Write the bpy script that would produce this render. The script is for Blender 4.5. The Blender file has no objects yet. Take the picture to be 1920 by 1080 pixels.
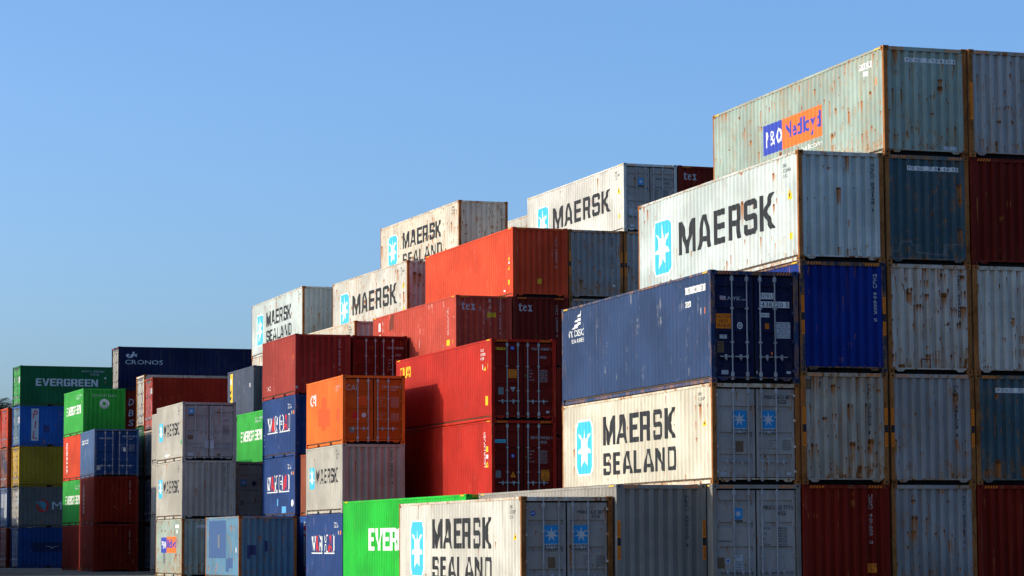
import bpy, math, random
from mathutils import Vector, Matrix
random.seed(7)
scene = bpy.context.scene
col = scene.collection
R = math.radians

# ------------------------------------------------------------------ camera
cam_data = bpy.data.cameras.new('camera')
cam = bpy.data.objects.new('camera', cam_data)
col.objects.link(cam)
rt = Vector((0.95502025, -0.29650175, -0.00480022))
up = Vector((-0.02381277, -0.09281499, 0.99539858))
fw = Vector((0.29558295, 0.95051149, 0.09570072))
M3 = Matrix((rt, up, -fw)).transposed()
cam.matrix_world = Matrix.Translation((0, 0, 1.401855)) @ M3.to_4x4()
cam_data.sensor_width = 36.0
cam_data.lens = 4989.26 / 1920 * 36.0
cam_data.clip_start = 0.5
cam_data.clip_end = 12000
scene.camera = cam

# ------------------------------------------------------------------ sky, sun, exposure
SUN_EL = R(14.2)
SUN_AZ = math.atan2(-1.0, 0.323)          # measured clockwise from +Y
world = bpy.data.worlds.new('World')
scene.world = world
world.use_nodes = True
wn = world.node_tree
wn.nodes.clear()
wo = wn.nodes.new('ShaderNodeOutputWorld')
bg = wn.nodes.new('ShaderNodeBackground')
sky = wn.nodes.new('ShaderNodeTexSky')
sky.sky_type = 'NISHITA'
sky.sun_disc = False
sky.sun_elevation = SUN_EL
sky.sun_rotation = SUN_AZ
sky.altitude = 0
sky.air_density = 0.8
sky.dust_density = 2.5
sky.ozone_density = 5.0
bg.inputs['Strength'].default_value = 0.15
wn.links.new(sky.outputs[0], bg.inputs['Color'])
wn.links.new(bg.outputs[0], wo.inputs['Surface'])

sd = bpy.data.lights.new('sun', 'SUN')
sd.energy = 2.05
sd.angle = R(0.5)
sd.color = (1.0, 0.90, 0.74)
sun = bpy.data.objects.new('sun', sd)
col.objects.link(sun)
tosun = Vector((math.sin(SUN_AZ) * math.cos(SUN_EL), math.cos(SUN_AZ) * math.cos(SUN_EL), math.sin(SUN_EL)))
sun.rotation_euler = tosun.to_track_quat('Z', 'Y').to_euler()
sun.location = tosun * 300

scene.view_settings.view_transform = 'Standard'
scene.view_settings.look = 'None'
scene.view_settings.exposure = 0.92
scene.view_settings.gamma = 1.0
scene.view_settings.use_curve_mapping = False

# ------------------------------------------------------------------ materials
def node(nt, kind, **kw):
    n = nt.nodes.new(kind)
    for k, v in kw.items():
        setattr(n, k, v)
    return n

def math_node(nt, op, a, b=None, clamp=False):
    n = nt.nodes.new('ShaderNodeMath'); n.operation = op; n.use_clamp = clamp
    for i, v in enumerate((a, b)):
        if v is None: continue
        if isinstance(v, (int, float)): n.inputs[i].default_value = v
        else: nt.links.new(v, n.inputs[i])
    return n.outputs[0]

def smooth(nt, v, lo, hi):
    n = nt.nodes.new('ShaderNodeMapRange'); n.interpolation_type = 'SMOOTHSTEP'
    nt.links.new(v, n.inputs['Value'])
    n.inputs['From Min'].default_value = lo; n.inputs['From Max'].default_value = hi
    return n.outputs['Result']

def noise(nt, vec, scale, detail=4, rough=0.55, mul=None):
    if mul:
        m = nt.nodes.new('ShaderNodeVectorMath'); m.operation = 'MULTIPLY'
        nt.links.new(vec, m.inputs[0]); m.inputs[1].default_value = mul
        vec = m.outputs[0]
    n = nt.nodes.new('ShaderNodeTexNoise')
    nt.links.new(vec, n.inputs['Vector'])
    n.inputs['Scale'].default_value = scale; n.inputs['Detail'].default_value = detail
    n.inputs['Roughness'].default_value = rough
    return n.outputs['Fac']

def mixc(nt, fac, a, b, mode='MIX'):
    n = nt.nodes.new('ShaderNodeMix'); n.data_type = 'RGBA'; n.blend_type = mode
    if isinstance(fac, (int, float)): n.inputs[0].default_value = fac
    else: nt.links.new(fac, n.inputs[0])
    for i, v in ((6, a), (7, b)):
        if isinstance(v, tuple): n.inputs[i].default_value = (v[0], v[1], v[2], 1)
        else: nt.links.new(v, n.inputs[i])
    return n.outputs[2]

def drips(nt, u, z, seed, fu, fz, dens, rad, length):
    """rust blisters scattered one to a cell, each with a run washed straight down below it"""
    cv = nt.nodes.new('ShaderNodeCombineXYZ')
    nt.links.new(math_node(nt, 'ADD', math_node(nt, 'MULTIPLY', u, fu), math_node(nt, 'MULTIPLY', seed, 311.0 * fu)), cv.inputs[0])
    nt.links.new(math_node(nt, 'ADD', math_node(nt, 'MULTIPLY', z, fz), math_node(nt, 'MULTIPLY', seed, 173.0)), cv.inputs[1])
    vo = nt.nodes.new('ShaderNodeTexVoronoi'); vo.voronoi_dimensions = '2D'; vo.feature = 'F1'
    vo.inputs['Scale'].default_value = 1.0; vo.inputs['Randomness'].default_value = 0.9
    nt.links.new(cv.outputs[0], vo.inputs['Vector'])
    sub = nt.nodes.new('ShaderNodeVectorMath'); sub.operation = 'SUBTRACT'
    nt.links.new(vo.outputs['Position'], sub.inputs[0]); nt.links.new(cv.outputs[0], sub.inputs[1])
    sp = nt.nodes.new('ShaderNodeSeparateXYZ'); nt.links.new(sub.outputs[0], sp.inputs[0])
    du = math_node(nt, 'MULTIPLY', sp.outputs[0], 1.0 / fu); dv = math_node(nt, 'MULTIPLY', sp.outputs[1], 1.0 / fz)
    sc = nt.nodes.new('ShaderNodeSeparateColor'); nt.links.new(vo.outputs['Color'], sc.inputs[0])
    on = math_node(nt, 'LESS_THAN', sc.outputs[0], dens)
    size = math_node(nt, 'MULTIPLY', math_node(nt, 'ADD', math_node(nt, 'MULTIPLY', math_node(nt, 'POWER', sc.outputs[1], 2.0), 1.3), 0.35), rad)
    d2 = math_node(nt, 'SQRT', math_node(nt, 'ADD', math_node(nt, 'POWER', math_node(nt, 'MULTIPLY', du, 1.25), 2.0), math_node(nt, 'POWER', math_node(nt, 'MULTIPLY', dv, 0.8), 2.0)))
    k = math_node(nt, 'DIVIDE', d2, size)
    spot = math_node(nt, 'MULTIPLY', math_node(nt, 'SUBTRACT', 1.0, smooth(nt, k, 0.75, 1.15)), on)
    ln = math_node(nt, 'MULTIPLY', math_node(nt, 'ADD', math_node(nt, 'MULTIPLY', sc.outputs[2], 1.1), 0.25), length)
    t = math_node(nt, 'DIVIDE', dv, ln)
    wid = math_node(nt, 'MULTIPLY', size, math_node(nt, 'SUBTRACT', 1.0, math_node(nt, 'MULTIPLY', t, 0.6)))
    side = math_node(nt, 'SUBTRACT', 1.0, smooth(nt, math_node(nt, 'DIVIDE', math_node(nt, 'ABSOLUTE', du), wid), 0.5, 1.1))
    tail = math_node(nt, 'MULTIPLY', math_node(nt, 'MULTIPLY', side, math_node(nt, 'GREATER_THAN', t, 0.0)), math_node(nt, 'SUBTRACT', 1.0, smooth(nt, t, 0.15, 1.0)))
    return spot, math_node(nt, 'MULTIPLY', tail, on)

MATS = {}
def paint(name, color, rust=0.2, dirt=0.3, rough=0.62, fade=0.15, scratch=0.0, bump=0.25, edge=True, dirtcol=(0.16, 0.12, 0.07)):
    """Weathered enamel on steel: mottling, dirt runs, rust blooms with runs below them, pale scratches."""
    if name in MATS: return MATS[name]
    m = bpy.data.materials.new(name); m.use_nodes = True
    nt = m.node_tree; nt.nodes.clear()
    out = node(nt, 'ShaderNodeOutputMaterial'); bs = node(nt, 'ShaderNodeBsdfPrincipled')
    nt.links.new(bs.outputs[0], out.inputs[0])
    tc = node(nt, 'ShaderNodeTexCoord'); oi = node(nt, 'ShaderNodeObjectInfo')
    add = nt.nodes.new('ShaderNodeVectorMath'); add.operation = 'MULTIPLY_ADD'
    cmb = nt.nodes.new('ShaderNodeCombineXYZ')
    for i in range(3): nt.links.new(oi.outputs['Random'], cmb.inputs[i])
    nt.links.new(cmb.outputs[0], add.inputs[0]); add.inputs[1].default_value = (71.3, 43.7, 29.1)
    nt.links.new(tc.outputs['Object'], add.inputs[2])
    v = add.outputs[0]
    big = noise(nt, v, 0.55, 3)
    fine = noise(nt, v, 5.0, 4, 0.6)
    hi = tuple(min(0.9, c * (1 + fade) + fade * 0.012) for c in color)
    lo = tuple(c * (1 - fade * 1.1) for c in color)
    c = mixc(nt, smooth(nt, big, 0.32, 0.68), lo, hi)
    c = mixc(nt, math_node(nt, 'MULTIPLY', smooth(nt, fine, 0.35, 0.75), 0.22), c, tuple(x * 0.72 for x in color))
    # dirt runs
    run = noise(nt, v, 1.0, 5, 0.6, (6.5, 6.5, 0.45))
    runm = math_node(nt, 'MULTIPLY', smooth(nt, run, 0.50, 0.74), dirt)
    c = mixc(nt, runm, c, dirtcol)
    if scratch > 0:
        sc = noise(nt, v, 1.0, 3, 0.6, (9, 9, 0.8)); sp = noise(nt, v, 2.6, 5, 0.7)
        scm = math_node(nt, 'MULTIPLY', smooth(nt, sc, 0.57, 0.66), smooth(nt, sp, 0.53, 0.60))
        c = mixc(nt, math_node(nt, 'MULTIPLY', scm, scratch), c, (0.62, 0.58, 0.50))
    # rust
    rough_s = None
    if rust > 0:
        a = noise(nt, v, 4.2, 6, 0.70, (1.5, 1.5, 0.62))
        b = noise(nt, v, 21.0, 4, 0.65)
        patch = noise(nt, v, 0.9, 3, 0.6)
        s = noise(nt, v, 1.0, 5, 0.6, (17, 17, 0.8))
        sep = nt.nodes.new('ShaderNodeSeparateXYZ'); nt.links.new(tc.outputs['Object'], sep.inputs[0])
        low = math_node(nt, 'SUBTRACT', 1.0, smooth(nt, sep.outputs[2], 0.1, 0.9)) if edge else 0.0
        mixv = math_node(nt, 'ADD', math_node(nt, 'MULTIPLY', a, 0.72), math_node(nt, 'MULTIPLY', b, 0.28))
        mixv = math_node(nt, 'ADD', mixv, math_node(nt, 'MULTIPLY', low, 0.075 if rust > 0.5 else 0.05))
        mixv = math_node(nt, 'ADD', mixv, math_node(nt, 'MULTIPLY', math_node(nt, 'SUBTRACT', patch, 0.5), 0.20))
        th = (0.765 - 0.26 * min(rust, 0.55)) if edge else (0.735 - 0.26 * rust)
        spots = smooth(nt, mixv, th, th + 0.05)
        halo = smooth(nt, mixv, th - 0.10, th + 0.03)
        runs = math_node(nt, 'MULTIPLY', smooth(nt, s, 0.56 - 0.12 * rust, 0.70 - 0.12 * rust), math_node(nt, 'MULTIPLY', smooth(nt, patch, 0.42, 0.62), min(1.0, 0.35 + rust)))
        rc = mixc(nt, smooth(nt, b, 0.40, 0.60), (0.07, 0.024, 0.010), (0.30, 0.10, 0.022))
        c = mixc(nt, math_node(nt, 'MULTIPLY', halo, 0.45), c, (0.44, 0.22, 0.07))
        c = mixc(nt, math_node(nt, 'MULTIPLY', runs, 0.55 if not edge else 0.30), c, (0.36, 0.15, 0.035))
        c = mixc(nt, spots, c, rc)
        if edge and rust >= 0.1:
            u = math_node(nt, 'ADD', sep.outputs[0], sep.outputs[1])
            w = math_node(nt, 'ADD', math_node(nt, 'ADD', math_node(nt, 'MULTIPLY', smooth(nt, patch, 0.40, 0.62), 0.75), 0.30), math_node(nt, 'MULTIPLY', low, 0.9))
            for fu, fz, de, ra, le in ((8.5, 2.4, 1.15, 0.016, 0.34), (4.4, 1.0, 0.95, 0.030, 0.80)):
                sp_, tl_ = drips(nt, u, sep.outputs[2], oi.outputs['Random'], fu, fz, math_node(nt, 'MULTIPLY', w, min(1.1, de * rust * (0.8 + 0.7 * rust))), ra * (0.62 + 1.15 * rust), le)
                c = mixc(nt, math_node(nt, 'MULTIPLY', tl_, 0.88), c, (0.40, 0.13, 0.022))
                c = mixc(nt, sp_, c, rc)
        rough_s = spots
    nt.links.new(c, bs.inputs['Base Color'])
    if rough_s is not None:
        nt.links.new(math_node(nt, 'ADD', math_node(nt, 'MULTIPLY', rough_s, 0.4), rough, True), bs.inputs['Roughness'])
    else:
        bs.inputs['Roughness'].default_value = rough
    bs.inputs['Specular IOR Level'].default_value = 0.08
    if bump:
        dn = noise(nt, v, 2.2, 3, 0.5, (1, 1, 0.6))
        bp = nt.nodes.new('ShaderNodeBump'); bp.inputs['Strength'].default_value = bump
        bp.inputs['Distance'].default_value = 0.03
        nt.links.new(math_node(nt, 'ADD', dn, math_node(nt, 'MULTIPLY', fine, 0.12)), bp.inputs['Height'])
        nt.links.new(bp.outputs[0], bs.inputs['Normal'])
    MATS[name] = m
    return m

def print_paint(name, color, wear=0.25, rough=0.62):
    """Printed vinyl or stencilled paint with a little fading and chipping."""
    if name in MATS: return MATS[name]
    m = bpy.data.materials.new(name); m.use_nodes = True
    nt = m.node_tree; bs = nt.nodes['Principled BSDF']
    tc = node(nt, 'ShaderNodeTexCoord')
    f = noise(nt, tc.outputs['Object'], 3.0, 5, 0.65, (1.5, 1.5, 0.7))
    g = noise(nt, tc.outputs['Object'], 14.0, 4, 0.6)
    c = mixc(nt, math_node(nt, 'MULTIPLY', smooth(nt, f, 0.4, 0.8), wear), color, tuple(x * 0.6 + 0.06 for x in color))
    c = mixc(nt, math_node(nt, 'MULTIPLY', smooth(nt, g, 0.64, 0.72), wear), c, (0.3, 0.22, 0.14))
    nt.links.new(c, bs.inputs['Base Color'])
    bs.inputs['Roughness'].default_value = rough
    bs.inputs['Specular IOR Level'].default_value = 0.08
    MATS[name] = m
    return m

P = {}   # palette: name -> (wall paint, frame paint)
RUSTED = None
def pal(key, color, rust, frame_rust=None, frame=None, **kw):
    """wall paint, rail paint, post paint; frames rusted beyond 0.8 have posts of nearly bare rusty steel"""
    global RUSTED
    fr = frame_rust if frame_rust is not None else min(1.0, rust + 0.15)
    if RUSTED is None:
        RUSTED = paint('rusted_post', (0.27, 0.085, 0.018), 0.74, dirt=0.35, bump=0.3, fade=0.4, edge=False, dirtcol=(0.36, 0.24, 0.12))
    rail = paint('frame_' + key, frame or color, min(fr, 0.72) if fr > 0.8 else fr, dirt=0.55 if fr > 0.8 else 0.35, bump=0.15, edge=False, dirtcol=(0.42, 0.19, 0.05) if fr > 0.8 else (0.1, 0.08, 0.06))
    P[key] = (paint('paint_' + key, color, rust, **kw), rail, RUSTED if fr > 0.8 else rail)
pal('pale_white', (0.54, 0.525, 0.46), 0.12, 0.22, dirt=0.16)
pal('bluish_white', (0.48, 0.53, 0.49), 0.30, 0.90, dirt=0.25, dirtcol=(0.34, 0.30, 0.2))
pal('cream_white', (0.58, 0.53, 0.41), 0.17, 0.90, dirt=0.28, dirtcol=(0.36, 0.26, 0.12))
pal('streaked_white', (0.55, 0.52, 0.44), 0.13, 0.90, dirt=0.5, dirtcol=(0.2, 0.19, 0.15))
pal('rusty_white', (0.58, 0.53, 0.42), 0.60, 1.0, dirt=0.40, dirtcol=(0.40, 0.25, 0.10))
pal('old_white', (0.52, 0.50, 0.43), 0.50, 0.90, dirt=0.4, dirtcol=(0.36, 0.25, 0.12))
pal('rust_eaten_grey', (0.40, 0.36, 0.29), 0.95, 1.05, dirt=0.7, dirtcol=(0.34, 0.15, 0.04))
pal('speckled_grey', (0.50, 0.46, 0.39), 1.0, 1.1, dirt=0.6, dirtcol=(0.36, 0.17, 0.05))
pal('blue_grey', (0.33, 0.32, 0.30), 0.52, 0.95, dirt=0.35)
pal('scuffed_blue_grey', (0.29, 0.29, 0.28), 0.60, 0.95, dirt=0.5, dirtcol=(0.2, 0.14, 0.08))
pal('shaded_door_grey', (0.35, 0.32, 0.285), 0.30, 0.70, dirt=0.3)  # door-end grey with the shade put into its colour
pal('plain_grey', (0.26, 0.24, 0.205), 0.06, 0.15, dirt=0.2)
pal('shaded_door_orange', (0.44, 0.085, 0.010), 0.06, 0.3, dirt=0.25, dirtcol=(0.3, 0.05, 0.008))  # darker copy of orange for door leaves, shade painted in
pal('small_grey', (0.385, 0.36, 0.30), 0.16, 0.45, dirt=0.35, dirtcol=(0.34, 0.25, 0.12))
pal('pale_teal', (0.29, 0.36, 0.305), 0.54, 0.98, dirt=0.45, dirtcol=(0.34, 0.24, 0.08))
pal('slate_teal', (0.06, 0.11, 0.125), 0.5, 0.85, dirt=0.35)
pal('navy', (0.021, 0.047, 0.115), 0.06, 0.60, dirt=0.25, scratch=0.22, dirtcol=(0.012, 0.02, 0.06))
pal('dull_navy', (0.05, 0.068, 0.105), 0.08, 0.25, dirt=0.3, scratch=0.15)
pal('dark_navy', (0.008, 0.012, 0.045), 0.03, 0.15, dirt=0.2)
pal('royal_blue', (0.004, 0.024, 0.18), 0.16, 0.70, frame=(0.02, 0.03, 0.06), dirt=0.2, dirtcol=(0.01, 0.01, 0.03))
pal('mid_blue', (0.010, 0.042, 0.15), 0.08, 0.35, dirt=0.2, scratch=0.12, dirtcol=(0.01, 0.03, 0.08))
pal('worn_blue', (0.05, 0.105, 0.215), 0.14, 0.45, dirt=0.35, scratch=0.3)
pal('light_blue', (0.09, 0.21, 0.30), 0.28, 0.85, dirt=0.4)
pal('sky_blue', (0.014, 0.085, 0.29), 0.12, 0.3, dirt=0.3)
pal('bright_red', (0.42, 0.015, 0.006), 0.04, 0.3, dirt=0.25, scratch=0.05, dirtcol=(0.2, 0.012, 0.006))
pal('orange_red', (0.60, 0.060, 0.018), 0.05, 0.20, dirt=0.2, scratch=0.12, dirtcol=(0.3, 0.03, 0.01))
pal('faded_red', (0.45, 0.055, 0.030), 0.06, 0.30, dirt=0.3, scratch=0.5, dirtcol=(0.27, 0.03, 0.015))
pal('brick_red', (0.29, 0.030, 0.020), 0.04, 0.2, dirt=0.25, scratch=0.12, dirtcol=(0.14, 0.014, 0.01))
pal('oxide_red', (0.20, 0.012, 0.005), 0.12, 0.3, dirt=0.25, dirtcol=(0.07, 0.006, 0.003))
pal('maroon', (0.15, 0.012, 0.006), 0.12, 0.3, dirt=0.25, dirtcol=(0.05, 0.006, 0.004))
pal('brown', (0.24, 0.055, 0.024), 0.10, 0.3, dirt=0.3)
pal('shaded_door_red', (0.16, 0.008, 0.004), 0.06, 0.2, dirt=0.2, dirtcol=(0.05, 0.005, 0.003))  # darker copy of bright red for door leaves, shade painted in
pal('orange', (0.66, 0.128, 0.014), 0.04, 0.35, dirt=0.2, dirtcol=(0.5, 0.09, 0.01))
pal('vermilion', (0.52, 0.045, 0.009), 0.03, 0.2, dirt=0.15, dirtcol=(0.4, 0.03, 0.006))
pal('bright_green', (0.010, 0.40, 0.030), 0.04, 0.3, dirt=0.2, dirtcol=(0.008, 0.24, 0.02))
pal('mid_green', (0.030, 0.33, 0.042), 0.06, 0.3, dirt=0.25, dirtcol=(0.02, 0.14, 0.02))
pal('deep_green', (0.008, 0.10, 0.034), 0.08, 0.3, dirt=0.25, dirtcol=(0.006, 0.05, 0.02))
pal('yellow', (0.50, 0.30, 0.02), 0.20, 0.5, dirt=0.4, dirtcol=(0.14, 0.08, 0.02))
pal('shaded_yellow', (0.28, 0.17, 0.009), 0.15, 0.4, dirt=0.4)
pal('shaded_weathered_grey', (0.115, 0.112, 0.10), 0.28, 0.5, dirt=0.4)

K = dict(
    black=print_paint('print_black', (0.022, 0.024, 0.028), 0.35), white=print_paint('print_white', (0.72, 0.72, 0.68), 0.25),
    star=print_paint('print_star_blue', (0.055, 0.46, 0.64), 0.15), doorblue=print_paint('print_door_blue', (0.02, 0.26, 0.55), 0.15),
    starwhite=print_paint('print_star_white', (0.74, 0.73, 0.66), 0.2), yellow=print_paint('print_yellow', (0.80, 0.50, 0.02), 0.2),
    orange=print_paint('print_orange', (0.85, 0.215, 0.010), 0.25), neon=print_paint('print_orange_red', (0.80, 0.16, 0.03), 0.15),
    royal=print_paint('print_royal_blue', (0.035, 0.06, 0.36), 0.2), red=print_paint('print_red', (0.55, 0.02, 0.02), 0.15),
    bronze=print_paint('print_bronze', (0.16, 0.10, 0.055), 0.4), grey=print_paint('print_grey', (0.17, 0.18, 0.18), 0.3),
    silver=print_paint('print_silver', (0.40, 0.42, 0.44), 0.3), badge=print_paint('print_badge_blue', (0.02, 0.09, 0.42), 0.1),
    cyan=print_paint('print_cyan', (0.08, 0.45, 0.6), 0.1), seagreen=print_paint('print_green', (0.02, 0.30, 0.09), 0.15),
    patchblue=print_paint('patch_blue', (0.048, 0.105, 0.235), 0.35), darkpatch=print_paint('patch_dark_blue', (0.035, 0.045, 0.14), 0.3),
    rustpatch=print_paint('patch_rust', (0.16, 0.035, 0.018), 0.5), deeporange=print_paint('patch_orange', (0.60, 0.085, 0.015), 0.2),
    navyprint=print_paint('print_navy', (0.012, 0.02, 0.06), 0.2), teal=print_paint('print_teal', (0.07, 0.22, 0.25), 0.3),
    palegrey=print_paint('print_pale_grey', (0.50, 0.52, 0.53), 0.35), dim=print_paint('print_dim_white', (0.42, 0.40, 0.38), 0.4),
    ghost=print_paint('print_ghost', (0.13, 0.15, 0.155), 0.5), skyblue=print_paint('print_light_blue', (0.10, 0.36, 0.66), 0.2), rib=print_paint('print_pink_red', (0.45, 0.12, 0.14), 0.2),
)
STEEL = paint('galvanised_steel', (0.36, 0.365, 0.37), 0.25, dirt=0.3, rough=0.45, edge=False, bump=0)
SEAL_AND_GAP = paint('rubber_and_gap_black', (0.012, 0.012, 0.013), 0.0, dirt=0.1, rough=0.8, bump=0)  # door rubber; also black painted for shade in rail gaps and casting holes
PLY = paint('floor_plywood', (0.12, 0.08, 0.05), 0.0, bump=0)

# ------------------------------------------------------------------ mesh helpers
class MB:
    def __init__(s): s.v = []; s.f = []; s.m = []
    def quad(s, pts, mat=0):
        n = len(s.v); s.v += [tuple(p) for p in pts]; s.f.append(tuple(range(n, n + len(pts)))); s.m.append(mat)
    def box(s, x0, y0, z0, x1, y1, z1, mat=0, bev=0.0):
        if bev <= 0:
            n = len(s.v)
            s.v += [(x0, y0, z0), (x1, y0, z0), (x1, y1, z0), (x0, y1, z0), (x0, y0, z1), (x1, y0, z1), (x1, y1, z1), (x0, y1, z1)]
            for f in ((0, 3, 2, 1), (4, 5, 6, 7), (0, 1, 5, 4), (1, 2, 6, 5), (2, 3, 7, 6), (3, 0, 4, 7)):
                s.f.append(tuple(i + n for i in f)); s.m.append(mat)
            return
        b = bev; n = len(s.v)
        ring = lambda z, i: [(x0 + i, y0 + b, z), (x0 + b, y0 + i, z), (x1 - b, y0 + i, z), (x1 - i, y0 + b, z),
                             (x1 - i, y1 - b, z), (x1 - b, y1 - i, z), (x0 + b, y1 - i, z), (x0 + i, y1 - b, z)]
        s.v += ring(z0, b * .6) + ring(z0 + b * .6, 0) + ring(z1 - b * .6, 0) + ring(z1, b * .6)
        for r in range(3):
            for i in range(8):
                j = (i + 1) % 8
                s.f.append((n + r * 8 + i, n + r * 8 + j, n + r * 8 + 8 + j, n + r * 8 + 8 + i)); s.m.append(mat)
        s.f.append(tuple(n + 7 - i for i in range(8))); s.m.append(mat)
        s.f.append(tuple(n + 24 + i for i in range(8))); s.m.append(mat)
    def rod(s, p, q, r, k=8, mat=0):
        p, q = Vector(p), Vector(q); d = (q - p).normalized()
        a = d.orthogonal().normalized(); b = d.cross(a); n = len(s.v)
        for c in (p, q):
            for i in range(k):
                t = 2 * math.pi * i / k; s.v.append(tuple(c + a * math.cos(t) * r + b * math.sin(t) * r))
        for i in range(k):
            j = (i + 1) % k; s.f.append((n + i, n + j, n + k + j, n + k + i)); s.m.append(mat)
        s.f.append(tuple(n + k - 1 - i for i in range(k))); s.m.append(mat)
        s.f.append(tuple(n + k + i for i in range(k))); s.m.append(mat)
    def mesh(s, name, nmat=1):
        me = bpy.data.meshes.new(name); me.from_pydata(s.v, [], s.f)
        for _ in range(nmat): me.materials.append(None)
        for p, m in zip(me.polygons, s.m): p.material_index = m
        me.validate(); me.update()
        return me

def link(name, me, mats, parent=None, loc=None, rotz=0.0):
    o = bpy.data.objects.new(name, me); col.objects.link(o)
    for i, m in enumerate(mats):
        o.material_slots[i].link = 'OBJECT'; o.material_slots[i].material = m
    if parent is not None: o.parent = parent
    if loc is not None: o.location = loc
    o.rotation_euler = (0, 0, rotz)
    return o

def empty(name, loc, rotz, label=None, cat=None, group=None):
    o = bpy.data.objects.new(name, None); col.objects.link(o)
    o.location = loc; o.rotation_euler = (0, 0, rotz); o.empty_display_size = 0.5
    if label: o['label'] = label
    if cat: o['category'] = cat
    if group: o['group'] = group
    return o

# ------------------------------------------------------------------ container meshes (shared)
W = 2.438; STD = 2.591; HC = 2.896; L20 = 6.058; L40 = 12.192; L45 = 13.716
CACHE = {}
def cached(key, fn):
    if key not in CACHE: CACHE[key] = fn()
    return CACHE[key]

def side_profile(L):
    """list of (y, depth) along the long side, depth measured inwards"""
    n = int(round((L - 0.24) / 0.278)); pitch = (L - 0.24) / n
    pts = [(0.10, 0.0)]; y = 0.12
    for i in range(n):
        pts += [(y + pitch * 0.13, 0.0), (y + pitch * 0.375, 0.036), (y + pitch * 0.625, 0.036), (y + pitch * 0.87, 0.0)]
        y += pitch
    pts += [(L - 0.10, 0.0)]
    return pts
def end_profile():
    pts = [(0.125, 0.0)]; x = 0.185
    n = 8; pitch = (W - 0.37) / n
    for i in range(n):
        pts += [(x + pitch * 0.18, 0.0), (x + pitch * 0.31, 0.060), (x + pitch * 0.69, 0.060), (x + pitch * 0.82, 0.0)]
        x += pitch
    pts += [(W - 0.125, 0.0)]
    return pts
X_SIDE = 0.010; Y_END = 0.022; Y_DOOR = 0.058
RAIL_B = 0.165

def m_side(L, H):
    def f():
        b = MB(); pr = side_profile(L); z0, z1 = RAIL_B, H - 0.072
        for (y0, d0), (y1, d1) in zip(pr, pr[1:]):
            b.quad([(X_SIDE + d1, y1, z0), (X_SIDE + d0, y0, z0), (X_SIDE + d0, y0, z1), (X_SIDE + d1, y1, z1)])
            b.quad([(X_SIDE + 0.05, y0, z0), (X_SIDE + 0.05, y1, z0), (X_SIDE + d1, y1, z0), (X_SIDE + d0, y0, z0)])
        return b.mesh('side_panel')
    return cached(('side', L, H), f)
def m_end(H):
    def f():
        b = MB(); pr = end_profile(); z0, z1 = 0.15, H - 0.12
        for (x0, d0), (x1, d1) in zip(pr, pr[1:]):
            b.quad([(x0, Y_END + d0, z0), (x1, Y_END + d1, z0), (x1, Y_END + d1, z1), (x0, Y_END + d0, z1)])
        return b.mesh('end_panel')
    return cached(('end', H), f)
def m_roof(L, H):
    def f():
        b = MB(); n = int((L - 0.36) / 0.21); p = (L - 0.36) / n; y = 0.18; pr = [(0.07, 0.0), (0.18, 0.0)]
        for i in range(n):
            pr += [(y + p * 0.15, 0), (y + p * 0.3, 0.02), (y + p * 0.65, 0.02), (y + p * 0.8, 0)]; y += p
        pr += [(L - 0.07, 0.0)]
        for (y0, d0), (y1, d1) in zip(pr, pr[1:]):
            b.quad([(0.05, y0, H - 0.030 + d0), (W - 0.05, y0, H - 0.030 + d0), (W - 0.05, y1, H - 0.030 + d1), (0.05, y1, H - 0.030 + d1)])
        return b.mesh('roof_panel')
    return cached(('roof', L, H), f)
def m_floor(L):
    def f():
        b = MB(); b.box(0.07, 0.09, 0.13, W - 0.07, L - 0.09, 0.16)
        n = int(L / 0.6)
        for i in range(n):
            y = 0.3 + i * (L - 0.6) / max(1, n - 1); b.box(0.07, y - 0.02, 0.02, W - 0.07, y + 0.02, 0.128)
        return b.mesh('floor')
    return cached(('floor', L), f)
def m_post(H):
    def f():
        b = MB()
        b.box(0.004, 0.004, 0.119, 0.122, 0.030, H - 0.119, bev=0.006)
        b.box(0.004, 0.031, 0.119, 0.030, 0.100, H - 0.119, bev=0.006)
        b.box(0.088, 0.031, 0.119, 0.122, 0.085, H - 0.119)
        return b.mesh('corner_post')
    return cached(('post', H), f)
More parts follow.
